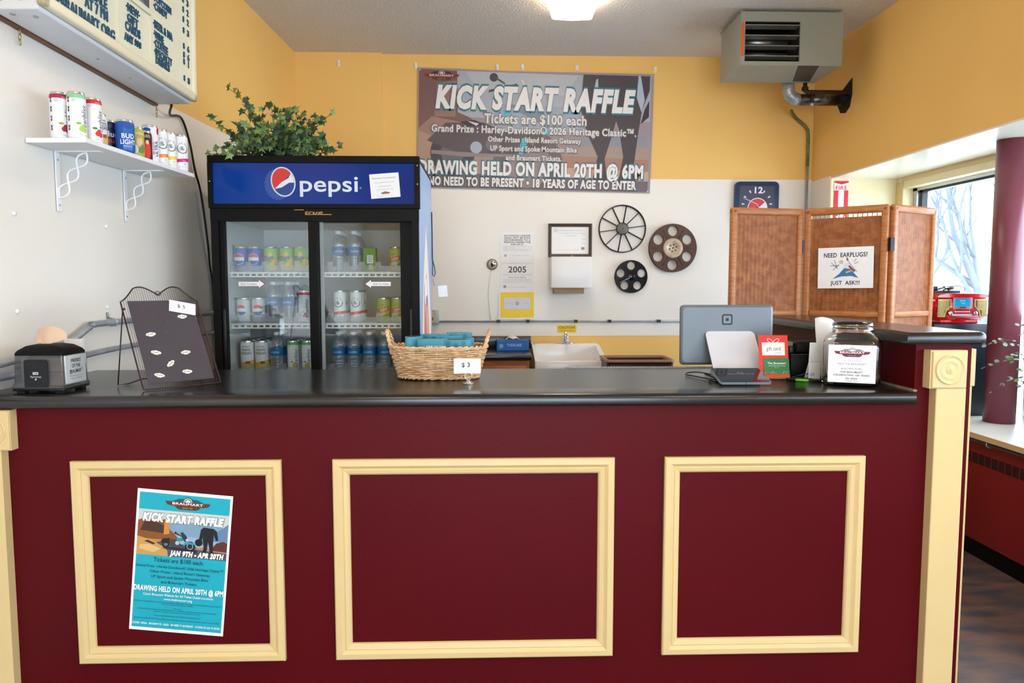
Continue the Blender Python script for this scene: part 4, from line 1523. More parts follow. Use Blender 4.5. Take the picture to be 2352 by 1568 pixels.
def ivyleaf(p, s, nrm, roll):
    z = nrm.normalized()
    x = z.cross(Vector((0, 0, 1)))
    x = x.normalized() if x.length > .01 else Vector((1, 0, 0))
    y = z.cross(x)
    M = Matrix(((x.x, y.x, z.x, p.x), (x.y, y.y, z.y, p.y), (x.z, y.z, z.z, p.z), (0, 0, 0, 1))) @ Matrix.Rotation(roll, 4, 'Z')
    vs = [(0, .2 * s, .10 * s)] + [(a * s * .8, b * s, -.12 * s * abs(a)) for a, b in LEAF]
    n = len(LEAF)
    mf.add(vs, [(0, i + 1, (i + 1) % n + 1) for i in range(n)], leafb if rr.random() < .42 else leafa, True, M)


STR = []
for k in range(74):
    a = rr.uniform(0, 2 * PI)
    L = rr.uniform(.13, .27)
    STR.append((Vector((rr.uniform(-.03, .03), rr.uniform(-.03, .03), .05)), Vector((math.cos(a) * 1.1, math.sin(a) * .45 - .1, rr.uniform(.05, 1.0))), L, .012))
for d, L, sg in (((-1, -.1, .75), .40, .011), ((-.62, 0, 1.05), .34, .003), ((.18, .0, 1.0), .25, .004), ((.42, 0, 1.0), .25, .004), ((-.85, -.25, 1.1), .24, .004), ((1, -.05, .5), .34, .013), ((.9, 0, .75), .30, .010), ((-.42, -.9, .3), .33, .035), ((-.55, -.85, .3), .34, .035), ((-.48, -.9, .3), .37, .04), ((1.1, -.2, .15), .33, .010), ((.6, -.3, .9), .25, .006), ((-1.1, -.1, .35), .30, .008), ((-.95, .1, .55), .36, .008)):
    STR.append((Vector((0, 0, .05)), Vector(d), L, sg))
for p, d, L, sag in STR:
    d = d.normalized()
    pts = [p.copy()]
    n = max(5, int(L / .032))
    q = p.copy()
    for i in range(n):
        d = (d + Vector((rr.uniform(-.25, .25), rr.uniform(-.2, .2), rr.uniform(-.2, .2) - sag * 4 * (i / n)))).normalized()
        q = q + d * (L / n)
        if q.z < .03 and q.y > -.27:
            q.z = .03
        pts.append(q.copy())
        if i > 0:
            for c in range((1 + (i % 2)) if i < n - 1 else 2):
                nr = Vector((rr.uniform(-.8, .8), -1 + rr.uniform(-.3, .6), rr.uniform(-.1, .9)))
                ivyleaf(q + Vector((rr.uniform(-.014, .014), rr.uniform(-.012, .012), rr.uniform(-.008, .014))), rr.uniform(.020, .038), nr, rr.uniform(0, 6.3))
    ms.tube([tuple(v) for v in pts], .0013, stemm, 5)
ms.build('stems', iv)
mf.build('foliage', iv)

# ---------------------------------------------------------------- menu sign on the left wall
SG = thing('menu_sign', 'cream letter-board menu sign with navy letters mounted high on the white wall', 'menu sign', LW(.30, .003, 2.221), -WA)
SG.rotation_euler = (R_(-2.2), 0, -WA)
m = MB(); m.box(.0, .022, -.52, .5, -.004, .80, brownw); m.build('backing_board', SG)
case = mat('sign_case', '#dfe2e6', .35, vary=.03)
m = MB(); m.box(.022, .172, -.54, .495, 0, .80, case, .006)
for s_ in (-.1, .12):
    m.cyl((.10, s_, .002), (.10, s_, -.003), .006, steel, 8)
for n_, z_ in ((.06, .03), (.12, .03), (.06, .30)):
    m.cyl((n_, -.54, z_), (n_, -.543, z_), .005, steel, 8)
for n_, s_ in ((.07, -.505), (.13, -.485), (.12, .47)):
    m.cyl((n_, s_, .001), (n_, s_, -.003), .008, steel, 8)
m.build('case', SG)
rim = mat('sign_rim_cream', '#eee3c4', .35, vary=.02)
face = mat('sign_face', '#ece7cd', .5, vary=.03)
m = MB()
m.box(.172, .200, -.55, .505, .012, .050, rim, .010, seg=3)
m.box(.172, .200, .468, .505, .012, .80, rim, .010, seg=3)
m.box(.172, .200, -.55, -.513, .012, .80, rim, .010, seg=3)
m.build('face_rim', SG)
m = MB()
m.box(.172, .186, -.515, .47, .048, .79, face)
for i in range(73):
    m.box(.186, .1868, -.512, .467, .052 + i * .010, .0535 + i * .010, face)
m.box(.186, .190, -.121, -.115, .05, .79, face); m.box(.186, .190, .112, .118, .05, .79, face)
m.build('letter_board', SG)
nv_ = ink('#14506e', .4)
L0 = .30
ROWS = (('WWW.THEBRAUMART.ORG', -.36, .16, 2.300, .038), ('AT 7 PM', -.02, .117, 2.349, .036), ('SHOWS ON SALE', -.2, .114, 2.393, .034),
        ('·NEW·', .240, .337, 2.430, .030), ('GIFT', .247, .324, 2.392, .030), ('CARDS', .232, .338, 2.357, .032), ('ANY $$$', .224, .343, 2.315, .028),
        ('·POPCORN', .445, .592, 2.541, .027), ('·CANDY', .445, .558, 2.509, .027), ('·BEER & NA', .440, .60, 2.436, .030), ('·WINE', .442, .523, 2.397, .028),
        ('·COFFEE', .444, .557, 2.363, .030), ('·SPECIALTY', .444, .592, 2.328, .028), ('DRINKS', .455, .570, 2.297, .028))
for s_, a, b, z, h_ in ROWS:
    m = MB(); m.text(s_, (a + b) / 2 - L0, z - 2.221 + .0384 * ((a + b) / 2 - L0), h_, nv_, FX(.1868, 0, 0), wide=b - a, bold=.032, depth=.003); m.build('letter_row', SG)
for d_, nn, z in (('$', '3', 2.628), ('$', '2', 2.587), ('$', '2', 2.545), ('$', '3', 2.498), ('$', '6', 2.43), ('$', '6', 2.393), ('$', '1', 2.363), ('$', '8', 2.292)):
    m = MB()
    m.text(d_, .703 - L0, z - 2.221 + .0384 * (.703 - L0) + .003, .022, nv_, FX(.1868, 0, 0), wide=.014, bold=.02, depth=.003); m.build('dollar_mark', SG); m = MB()
    m.text(nn, .745 - L0, z - 2.221 + .0384 * (.745 - L0), .026, nv_, FX(.1868, 0, 0), wide=.006 if nn == '1' else .017, bold=.03, depth=.003)
    m.build('price_number', SG)
m = MB()
FP = FX(.187, .335 - L0, .345)
m.box(.187, .196, .255 - L0, .415 - L0, .240, .44, face, .003)
m.rect(-.06, .06, -.085, .07, ink('#cfd3d2'), FP, .0093)
m.poly([(0, -.085), (.06, -.085), (.06, .03), (.035, .0), (.02, -.05)], ink('#4d5057'), FP, .0095)
m.poly([(-.06, -.03), (-.02, -.06), (.03, -.085), (-.06, -.085)], ink('#8d9298'), FP, .0095)
m.build('framed_picture', SG)
for s_, lb_ in ((-.092, 'short brass chain hanging below the menu sign at its near end'), (.80, 'short brass chain hanging below the menu sign at its far end')):
    t = thing('hanging_chain', lb_, 'chain', LW(s_, .016, 2.218 - .0384 * (s_ - .3)), -WA, 'chains under the menu sign')
    for k in range(3):
        m = MB()
        pts = []
        for i in range(18):
            a = 2 * PI * i / 18
            u, v = .0045 * math.cos(a), .010 * math.sin(a) - .010 - k * .0165
            pts.append((0, u, v) if k % 2 == 0 else (u, 0, v))
        m.tube(pts, .0016, mat('brass', '#b79a62', .35, .9, vary=.1) if 'brass' not in MATS else MATS['brass'], 6, closed=True)
        m.build('link', t)
# power cord from the sign down behind the fridge
def wallcord(pts):
    q = []
    P = [Vector(LW(*p)) for p in pts]
    for i in range(len(P) - 1):
        a, b, c, d = P[max(0, i - 1)], P[i], P[i + 1], P[min(len(P) - 1, i + 2)]
        for k in range(5):
            t = k / 5
            q.append(tuple(.5 * ((2 * b) + (c - a) * t + (2 * a - 5 * b + 4 * c - d) * t * t + (3 * b - a - 3 * c + d) * t ** 3)))
    q.append(tuple(P[-1])); return q
m = MB(); m.tube(wallcord([(.79, .10, 2.237), (.80, .085, 2.20), (.90, .03, 2.18), (1.05, .012, 2.20), (1.13, .012, 2.10), (1.18, .012, 1.97), (1.24, .012, 1.86), (1.30, .012, 1.62), (1.33, .0065, 1.5), (1.36, .0065, 1.3), (1.4, .0065, .3)]), .0055, black, 8)
tag(m.build('power_cord'), 'black power cord running from the menu sign down behind the fridge', 'cord')
# conduits along the foot of the left wall
m = MB()
m.tube(wallcord([(-1.2, .028, 1.145), (-.4, .028, 1.142), (.02, .028, 1.178), (.12, .028, 1.205), (.2, .028, 1.236), (.27, .028, 1.245), (.9, .028, 1.245), (1.6, .028, 1.245)]), .0125, steel, 12)
u = tag(m.build('conduit_pipe'), 'upper grey steel conduit bending up along the white wall behind the napkin dispenser', 'conduit', 'conduits on the white wall')
m = MB(); m.tube(wallcord([(-1.2, .024, 1.098), (-.2, .024, 1.104), (.2, .024, 1.131), (.6, .024, 1.14), (1.6, .024, 1.14)]), .0105, steel, 12)
tag(m.build('conduit_pipe'), 'lower grey steel conduit along the white wall just above the counter', 'conduit', 'conduits on the white wall')
m = MB(); pc = LW(.366, 0, 1.245)
m.tube([LW(.366, .002, 1.262), LW(.366, .036, 1.258), LW(.366, .042, 1.245), LW(.366, .036, 1.232), LW(.366, .012, 1.230)], .0035, steel, 6)
m.tube([LW(.362, .004, 1.285), LW(.364, .006, 1.262)], .005, steel, 6)
tag(m.build('pipe_clamp'), 'small pipe clamp on the upper conduit beside the mesh easel', 'clamp')
for s_, z_, lb_ in ((-.146, 1.628, 'small white wall plug left on the wall below the near bracket of the shelf'), (.382, 1.627, 'small white wall plug on the wall between the shelf brackets and lower than both'),
                    (-.155, 1.308, 'small white wall plug on the wall just above the napkin dispenser'), (.366, 1.306, 'small white wall plug on the wall just above the pipe clamp')):
    m = MB(); m.lathe([(0, .009), (.006, .008), (.008, .004), (.008, 0)], whitep, 10, Matrix.Translation(LW(s_, 0, z_)) @ Matrix.Rotation(-WA, 4, 'Z') @ Matrix.Rotation(PI / 2, 4, 'Y'))
    tag(m.build('wall_plug'), lb_, 'wall plug', 'plugs in the white wall')

# ---------------------------------------------------------------- flyer on the counter front
tealp = ink('#13a9bd')
fy = thing('raffle_flyer', 'turquoise raffle flyer with a motorcycle photo taped inside the first cream frame', 'flyer', (-.9665, 2.2345, .532))
P = FY(0, 0, 0) @ RU(R_(-5.8))
W_, H_ = .2915, .4515
def U(f): return (f - .5) * W_
def V(f): return (.5 - f) * H_
m = MB()
m.prism([(-W_ / 2, -H_ / 2), (W_ / 2, -H_ / 2), (W_ / 2, H_ / 2), (-W_ / 2, H_ / 2)], 0, .0005, paper, P)
m.rect(U(.025), U(.975), V(.978), V(.022), tealp, P, .0007)
LVL = [0]
def art(pts, hx, lv):
    LVL[0] += 1
    m.poly([(U(a), V(b)) for a, b in pts], ink(hx), P, .0008 + LVL[0] * .00003)
art([(.025, .46), (.975, .46), (.975, .14), (.025, .14)], '#9fb4c4', 0)
art([(.025, .24), (.975, .26), (.975, .14), (.025, .14)], '#c9cfc8', 1)
art([(.3, .30), (.975, .33), (.975, .24), (.75, .20), (.3, .23)], '#7f9fb8', 2)
art([(.78, .33), (.975, .33), (.975, .20), (.9, .24), (.84, .27)], '#6583ac', 3)
art([(.025, .38), (.98 * .5, .38), (.46, .33), (.40, .29), (.36, .27), (.34, .215), (.30, .20), (.26, .215), (.1, .20), (.025, .22)], '#8a4f22', 3)
art([(.05, .29), (.30, .30), (.32, .25), (.2, .22), (.09, .23)], '#4a2c1b', 4)
art([(.3, .31), (.36, .30), (.35, .22), (.3, .215)], '#d08a3e', 5)
art([(.025, .345), (.35, .345), (.45, .38), (.55, .40), (.025, .40)], '#c98a3c', 4)
art([(.025, .46), (.975, .46), (.975, .405), (.7, .385), (.4, .37), (.25, .36)], '#4d4f5a', 5)
art([(.62, .395), (.975, .41), (.975, .395), (.72, .375)], '#b58154', 6)
art([(.82, .395), (.975, .40), (.975, .335), (.93, .325), (.86, .34), (.83, .365)], '#5a2c26', 7)
art([(.025, .46), (.36, .46), (.35, .42), (.29, .39), (.20, .36), (.12, .345), (.025, .33)], '#c99a56', 7)
art([(.05, .42), (.2, .44), (.28, .41), (.16, .385), (.06, .39)], '#e0b878', 8)
art([(.1, .365), (.2, .385), (.22, .375), (.14, .355)], '#3a281c', 9)
# motorcycle
def circ(a, b, r, hx, lv, r2=None):
    n_ = 22
    art([(a + r * math.cos(2 * PI * i / n_), b + (r2 or r * W_ / H_) * math.sin(2 * PI * i / n_)) for i in range(n_)], hx, lv)
art([(.28, .405), (.66, .425), (.66, .40), (.4, .39)], '#25262c', 8)
circ(.33, .375, .038, '#101114', 10); circ(.585, .378, .056, '#101114', 10); circ(.585, .378, .036, '#8b8f92', 11); circ(.585, .378, .026, '#22252a', 12); circ(.33, .375, .02, '#777b80', 11)
art([(.27, .36), (.3, .335), (.36, .33), (.40, .34), (.40, .365), (.30, .37)], '#17191c', 12)
art([(.36, .335), (.44, .335), (.47, .365), (.53, .37), (.52, .39), (.38, .385)], '#3d4146', 11)
art([(.43, .33), (.52, .315), (.55, .325), (.50, .345), (.45, .345)], '#1292a5', 13)
art([(.51, .38), (.52, .36), (.56, .345), (.62, .35), (.645, .37), (.60, .36), (.55, .365)], '#159db0', 13)
art([(.50, .325), (.475, .285), (.50, .28), (.545, .31), (.56, .345), (.53, .35)], '#2c3640', 12)
art([(.415, .29), (.45, .295), (.5, .31), (.5, .315), (.44, .302)], '#15181c', 14)
circ(.425, .29, .012, '#15181c', 15); circ(.45, .36, .022, '#b9bec2', 14); circ(.55, .335, .014, '#c9ced2', 15)
# the rider standing with a helmet
art([(.715, .235), (.83, .24), (.825, .335), (.715, .33)], '#17181c', 12)
art([(.72, .235), (.69, .25), (.672, .33), (.70, .34), (.722, .285)], '#17181c', 12)
art([(.825, .24), (.858, .258), (.878, .315), (.856, .325), (.83, .285)], '#17181c', 12)
art([(.715, .325), (.772, .33), (.767, .38), (.757, .425), (.715, .432), (.73, .38)], '#17181c', 13)
art([(.768, .33), (.825, .33), (.828, .38), (.832, .42), (.85, .437), (.80, .434), (.79, .38)], '#17181c', 13)
circ(.675, .345, .04, '#0e0f12', 14)
wh2 = ink('#f4f4f2')
logo(m, P, U(.535), V(.085), .138, .0030, ink('#6b2f26'), ink('#4f3524'), ink('#f1e7d8'), ink('#c9b48f'), ink('#1c5b63'))
def FT(s_, v, h_, wd, c_, uc=.5, b=0, sh=0, out_=None):
    if out_:
        m.text(s_, U(uc), V(v), h_ * H_, ink(out_), P, w=.0030, wide=wd * W_ + .002, bold=b + .03, shear=sh)
    m.text(s_, U(uc), V(v), h_ * H_, c_, P, w=.0033, wide=wd * W_, bold=b, shear=sh)
FT('KICK START RAFFLE', .190, .052, .855, wh2, .5, .075, .22, '#2a3a48')
FT('JAN 9TH - APR 20TH', .432, .034, .57, wh2, .665, .07, .22, '#1d2430')
dkt = ink('#12303c')
FT('Tickets are $100 each.', .4875, .030, .53, dkt, .48)
FT('Grand Prize : Harley-Davidson® 2026 Heritage Classic™.', .535, .0185, .93, dkt, .5)
FT('Other Prizes : Island Resort Getaway', .571, .0195, .635, dkt, .5)
FT('UP Sport and Spoke Mountain Bike', .607, .0195, .60, dkt, .5)
FT('and Braumart Tickets.', .643, .0195, .385, dkt, .5)
FT('DRAWING HELD ON APRIL 20TH @ 6PM', .693, .036, .945, wh2, .5, .04)
FT('Check Braumart Website for All Ticket Outlet Locations', .735, .017, .74, wh2, .5, .01)
FT('www.thebraumart.org', .763, .0165, .30, wh2, .5, .01)
for s_, v, wd in (('NOTE: It is the responsibility of the winner of the Harley-Davidson 2026 Heritage Classic to pay for Motorcycle Registration, License, and Fees.', .788, .92), ('The value of the bike and title value tax is $25,000.', .801, .33), ('Other Prizes:', .828, .09),
                  ('Island Resort Getaway Package: Value of $1000 in the form of a certificate, which allows the winner to pick two show tickets,', .842, .84), ('hotel room, restaurant or casino when it is convenient for the winner.', .856, .5), ('UP Sport and Spoke Mountain Bike: Value of $1000, 2026 Rockhopper Expert', .884, .5),
                  ('Braumart Tickets Details: Five 2-Packs of theatre tickets will be given away for any Braumart sponsored event to be used in 2026', .909, .90)):
    FT(s_, v, .0082, wd, dkt)
FT('LICENSE : R83662   BRAUMART ID : 136226   NO NEED TO BE PRESENT   18 YEARS OF AGE TO ENTER', .945, .014, .93, wh2, .5, .02)
m.build('sheet', fy)

# ---------------------------------------------------------------- banner on the back wall
bn = thing('raffle_banner', 'large vinyl raffle banner hung on hooks across the yellow back wall', 'banner', (.338, YB - .006, 2.537))
W_, H_ = 1.757, .879
P = FY(0, 0, 0) @ RU(R_(-1.15))
m = MB()
ed = [(-.5 * W_, -.5 * H_), (0, -.502 * H_), (.5 * W_, -.5 * H_), (.502 * W_, 0), (.5 * W_, .5 * H_), (.25 * W_, .497 * H_), (-.1 * W_, .49 * H_), (-.3 * W_, .497 * H_), (-.5 * W_, .5 * H_)]
m.prism(ed, 0, .0012, ink('#9c8f93', .45), P)
LVL[0] = 0
def art(pts, hx, lv):
    LVL[0] += 1
    m.poly([(U(a), V(min(b, .992))) for a, b in pts], ink(hx, .45), P, .0014 + LVL[0] * .00005)
def circ(a, b, r, hx, lv):
    art([(a + r * math.cos(2 * PI * i / 24), b + r * 2 * math.sin(2 * PI * i / 24)) for i in range(24)], hx, lv)
art([(.01, .99), (.99, .99), (.99, .62), (.01, .62)], '#a68f86', 0)
art([(.15, .40), (.99, .40), (.99, .03), (.16, .02)], '#a9aeb8', 0)
art([(.25, .16), (.62, .2), (.68, .03), (.2, .02)], '#b7babf', 1)
art([(.3, .5), (.75, .5), (.70, .3), (.34, .28)], '#9aa6b6', 1)
art([(.005, .62), (.30, .62), (.27, .48), (.22, .40), (.17, .36), (.165, .02), (.005, .01)], '#7a5a55', 2)
art([(.07, .4), (.16, .4), (.165, .1), (.08, .12)], '#97756b', 3)
art([(.005, .5), (.06, .4), (.18, .44), (.26, .50), (.005, .6)], '#a07c70', 3)
art([(.005, .8), (.005, .52), (.06, .56), (.10, .7), (.13, .86), (.005, .88)], '#b08f7c', 3)
art([(.62, .62), (.98, .60), (.98, .52), (.76, .54)], '#8c9099', 3)
art([(.6, .80), (.99, .82), (.99, .72), (.62, .70)], '#a97e6e', 3)
art([(.56, .88), (.99, .92), (.99, .82), (.6, .80)], '#c3a291', 4)
art([(.01, .99), (.99, .99), (.99, .90), (.01, .86)], '#6f686d', 4)
# motorcycle shapes
circ(.15, .70, .095, '#4d4648', 5); circ(.15, .70, .05, '#6f6465', 6)
circ(.47, .78, .15, '#6d6365', 4); circ(.47, .78, .10, '#8f8385', 5)
art([(.04, .6), (.12, .45), (.28, .44), (.36, .5), (.52, .5), (.55, .62), (.42, .72), (.2, .72)], '#5d5356', 6)
art([(.18, .44), (.24, .42), (.29, .46), (.22, .48)], '#3d383c', 7)
art([(.21, .43), (.26, .45), (.25, .47)], '#d9d2cf', 8)
art([(.06, .68), (.3, .70), (.42, .70), (.42, .72), (.2, .73), (.06, .71)], '#8d8280', 8)
circ(.25, .65, .025, '#a9b0c0', 8); circ(.32, .62, .03, '#7c7478', 7)
art([(.50, .42), (.39, .3), (.38, .28), (.42, .29), (.54, .36), (.56, .48)], '#7f8896', 6)
circ(.32, .065, .018, '#4a4444', 8)
art([(.33, .06), (.37, .11), (.365, .12), (.325, .075)], '#555050', 8)
art([(.30, .17), (.42, .11), (.42, .125), (.30, .19)], '#4e4a4c', 8)
art([(.435, .08), (.455, .16), (.46, .16), (.445, .08)], '#cdd6c8', 8)
cy = '#3db4cc'
art([(.365, .325), (.392, .325), (.390, .37), (.367, .37)], cy, 9)
art([(.528, .50), (.555, .48), (.565, .51), (.545, .53), (.53, .53)], cy, 9)
art([(.45, .56), (.475, .555), (.47, .6), (.455, .64), (.45, .70), (.432, .70), (.436, .62)], cy, 9)
art([(.486, .6), (.49, .585), (.497, .6), (.49, .63)], '#c97a5c', 9)
# the rider's legs
art([(.70, .02), (.985, .02), (.985, .14), (.955, .3), (.94, .52), (.925, .80), (.94, .93), (.86, .92), (.88, .70), (.86, .48), (.845, .40), (.825, .55), (.80, .72), (.815, .90), (.75, .90), (.77, .70), (.72, .5), (.69, .3), (.695, .2)], '#4c4347', 10)
art([(.755, .06), (.762, .05), (.765, .13), (.745, .16)], '#b5bcc6', 11)
art([(.935, .02), (.945, .02), (.965, .22), (.952, .32), (.93, .2)], '#aebccb', 11)
art([(.95, .42), (.985, .36), (.985, .22), (.965, .3)], '#3c3538', 11)
for u_, v_ in ((.008, .018), (.992, .018), (.99, .985)):
    m.disc(U(u_), V(v_), .008, steel, P, .0042, 12)
logo(m, P, U(.10), V(.065), .265, .0045, ink('#8a2f26'), ink('#6a3226'), ink('#d9cfc4'), ink('#b59a80'), ink('#43302c'))
tw = ink('#e9e5e2', .45); tg = ink('#dfdbd8', .45); to = '#2f7486'
def BT(s_, v, h_, u0, u1, out_=None, b=0, sh=0, c_=None):
    uc = (u0 + u1) / 2
    if out_:
        m.text(s_, U(uc), V(v), h_ * H_ + .010, ink(out_, .45), P, w=.0066, wide=(u1 - u0) * W_ + .012, bold=b + .035, shear=sh)
    m.text(s_, U(uc), V(v), h_ * H_, c_ or tw, P, w=.0074, wide=(u1 - u0) * W_, bold=b, shear=sh)
BT('KICK START RAFFLE', .235, .172, .075, .925, to, .06, .18)
gsh = '#6f6a6c'
BT('Tickets are $100 each', .405, .078, .282, .718, gsh, .028, 0, tg)
BT('Grand Prize : Harley-Davidson® 2026 Heritage Classic™.', .497, .057, .060, .932, gsh, .028, 0, tg)
BT('Other Prizes : Island Resort Getaway', .577, .042, .300, .697, gsh, .028, 0, tg)
BT('UP Sport and Spoke Mountain Bike', .652, .042, .310, .680, gsh, .028, 0, tg)
BT('and Braumart Tickets.', .728, .042, .377, .615, gsh, .028, 0, tg)
BT('DRAWING HELD ON APRIL 20TH @ 6PM', .822, .105, .008, .968, to, .05)
BT('NO NEED TO BE PRESENT • 18 YEARS OF AGE TO ENTER', .938, .068, .05, .94, '#4f4a4c', .05)
m.build('vinyl_sheet', bn)
for x, z, lb_ in ((-1.109, 3.011, 'small white ceiling-height hook on the yellow wall above the ivy'), (.055, 2.999, 'small white hook above the banner, over the first letters'), (.243, 3.001, 'small white hook above the banner, near the word start'),
                  (.649, 2.998, 'small white hook above the banner, over the word raffle'), (-.548, 3.008, 'small white hook holding the banner corner beside the ivy'), (1.237, 2.991, 'small white hook holding the banner corner beside the heater')):
    yy = YB - .03 if x < -.8 else YB
    m = MB(); m.box(x - .010, x + .010, yy - .005, yy, z - .02, z + .022, whitep, .002, seg=1)
    m.tube([(x, yy - .005, z - .006), (x, yy - .018, z - .014), (x, yy - .02, z)], .0035, whitep, 6)
    tag(m.build('wall_hook'), lb_, 'hook', 'hooks along the top of the back wall')

# ---------------------------------------------------------------- papers and fittings on the white back wall
def sheet(name, x0, x1, z0, z1, label, cat, base=paper, y=YB):
    t = thing(name, label, cat, ((x0 + x1) / 2, y - .001, (z0 + z1) / 2))
    mm = MB(); mm.box(-(x1 - x0) / 2, (x1 - x0) / 2, -.001, 0, -(z1 - z0) / 2, (z1 - z0) / 2, base)
    return t, mm, FY(0, -.0012, 0)
t, m, P = sheet('wall_notice', .073, .337, 1.568, 1.79, 'white notice with bold black heading lines, above the 2005 sheet', 'notice')
for i, s_ in enumerate(('ALCOHOLIC LIQUOR', 'SHALL NOT BE SOLD', 'OR FURNISHED TO A', 'PERSON UNDER THE', 'AGE OF 21.')):
    m.text(s_, 0, .082 - i * .0165, .0105, inkk, P, wide=.2 if i < 4 else .1, bold=.03)
for i, wd in enumerate((.22, .09, .22, .21)):
    m.text('the holder of this licence shall post this sign in plain view' if wd > .1 else 'of all customers', 0 if wd > .1 else -.065, .0 - i * .010, .0045, ink('#77757c'), P, wide=wd)
m.disc(-.09, -.068, .010, ink('#a9adc0'), P, .0002, 12)
m.text('LIQUOR CONTROL COMMISSION', .02, -.068, .005, ink('#b0aeb6'), P, wide=.15)
m.build('sheet', t)
t, m, P = sheet('wall_notice', .073, .337, 1.343, 1.566, 'white notice with the large number 2005, under the bold-lettered sheet', 'notice')
m.text('IF YOU WERE BORN AFTER TODAY IN', 0, .097, .0055, ink('#8f8b93'), P, wide=.23)
m.text('2005', 0, .052, .045, ink('#46434c'), P, wide=.135, bold=.02)
m.text('you may not purchase or consume alcohol', 0, .012, .0055, ink('#8f8b93'), P, wide=.22)
m.text('Warning to Minors', 0, -.008, .009, ink('#6d6a74'), P, wide=.135)
for i in range(3):
    m.text('a minor shall not purchase or attempt to purchase liquor', 0, -.024 - i * .011, .005, ink('#9a96a0'), P, wide=.22)
m.disc(-.095, -.078, .012, ink('#8fa3b3'), P, .0002, 12)
m.text('LIQUOR CONTROL COMMISSION', 0, -.082, .005, ink('#b0aeb6'), P, wide=.14)
m.build('sheet', t)
t, m, P = sheet('yellow_certificate', .063, .345, 1.127, 1.343, 'bright yellow licence sheet with a grey centre, resting on the wall conduit', 'certificate', y=YB - .004)
m.rect(-.128, .128, -.095, .098, ink('#fbd53a'), P, .0003)
m.rect(-.099, .099, -.03, .058, ink('#d9dbe2'), P, .0006)
m.ring(0, .014, .006, .013, ink('#8f939c'), P, .0009, 16)
m.text('LICENSE', 0, .044, .006, ink('#a9adb8'), P, w=.0009); m.text('BRAUMART', -.06, .014, .006, ink('#a9adb8'), P, w=.0009, wide=.045); m.text('VALID', .062, .014, .006, ink('#a9adb8'), P, w=.0009, wide=.045)
m.build('sheet', t)
t, m, P = sheet('caution_sign', .512, .658, 1.025, 1.081, 'small yellow caution label on the wall above the sink faucet', 'sign', ink('#f3cb1e'))
m.text('CAUTION', 0, .011, .018, ink('#7a6416'), P, wide=.12, bold=.02); m.text('HOT WATER', 0, -.014, .010, ink('#8f771a'), P, wide=.11)
m.build('plate', t)
cf = thing('framed_certificate', 'printed certificate in a dark brown frame above the white towel dispenser', 'framed certificate', (.605, YB - .001, 1.725))
fb = mat('dark_frame_brown', '#4a3a2e', .4, vary=.1)
m = MB(); frame_sweep(m, -.165, .165, -.126, .126, 0, fb, [(0, 0), (0, .022), (.006, .026), (.018, .022), (.024, .014), (.024, 0)]); m.build('frame', cf)
m = MB(); m.box(-.142, .142, -.008, -.002, -.103, .103, paper)
P = FY(0, -.0082, 0)
m.ring(-.11, .075, .008, .012, ink('#b9b6c0'), P, .0002, 14)
for i, (s_, wd) in enumerate((('Establishment License', .2), ('department of agriculture and rural development', .21), ('LICENSEE', .08))):
    m.text(s_, .01, .075 - i * .02, .007 - i * .001, ink('#9f9ba6'), P, wide=wd)
for i in range(3):
    m.text('VALID', .105, .042 - i * .032, .006, ink('#a9a5b0'), P, wide=.035)
m.box(.085, .11, -.0085, -.008, -.07, -.05, ink('#8f8b96'))
m.text('this license is not transferable and shall be posted', -.02, -.07, .005, ink('#a9a5b0'), P, wide=.18)
m.build('certificate', cf)
td = thing('towel_dispenser', 'white paper towel dispenser on the wall under the framed certificate', 'towel dispenser', (.598, YB, 1.482))
m = MB(); m.box(-.15, .15, -.19, -.001, -.115, .115, whitem, .006); m.build('cover', td)
m = MB(); m.box(-.125, .10, -.14, -.04, -.158, -.114, mat('brown_towel', '#b08f6e', .8, vary=.08), .002, seg=1); m.build('paper_towel', td)
m = MB(); m.tube([(-.008, -.186, .116), (0, -.188, .121), (.012, -.186, .117)], .003, steel, 6); m.build('key', td)
bl_ = thing('door_bell', 'round silver wall bell with a thin cord hanging from it', 'bell', (.014, YB, 1.544))
m = MB(); m.lathe([(.042, 0), (.042, .008), (.034, .012)], mat('bell_base', '#8b8266', .5, .4), 24, Matrix.Rotation(PI / 2, 4, 'X')); m.build('back_plate', bl_)
m = MB(); m.lathe([(.030, .010), (.029, .018), (.022, .026), (.012, .031), (0, .033)], chrome, 24, TR(.004, 0, .004) @ Matrix.Rotation(PI / 2, 4, 'X')); m.build('gong', bl_)
m = MB(); m.tube([(-.004, -.004, -.04), (-.02, -.003, -.12), (-.03, -.003, -.22), (-.022, -.003, -.33), (-.012, -.003, -.42)], .0018, ink('#cfc8b8'), 5); m.build('cord', bl_)
# conduit with hangers along the back wall, outlet box
cd = thing('wall_conduit', 'thin grey conduit running level along the white back wall above the sink', 'conduit', (.5, YB, 1.112))
m = MB(); m.tube([(-.9, -.012, 0), (1.85, -.012, 0)], .0075, steel, 10); m.build('pipe', cd)
for x in (-.44, -.215, .152, .41, .79, 1.22):
    m = MB(); m.box(x - .014, x + .014, -.026, -.001, -.010, .012, ink('#3c3a38')); m.build('clip', cd)
m = MB(); m.tube([(1.0, -.012, -.004), (.995, -.014, -.03)], .003, ink('#55524e'), 6); m.build('hook', cd)
ob = thing('outlet_box', 'metal outlet box at the end of the conduit beside the fridge', 'outlet box', (-.43, YB, 1.145))
m = MB(); m.box(-.04, .04, -.05, -.001, -.055, .055, steel, .003); m.build('box', ob)
m = MB(); m.box(-.028, .02, -.053, -.05, -.04, .045, ink('#c9b88f')); m.box(-.012, 0, -.0545, -.053, -.022, .0, ink('#6b5a3a')); m.build('cover_plate', ob)
ly = thing('lanyard_badge', 'white badge on a dark blue lanyard hanging off the back of the fridge side', 'badge', (-.329, 4.145, 1.80))
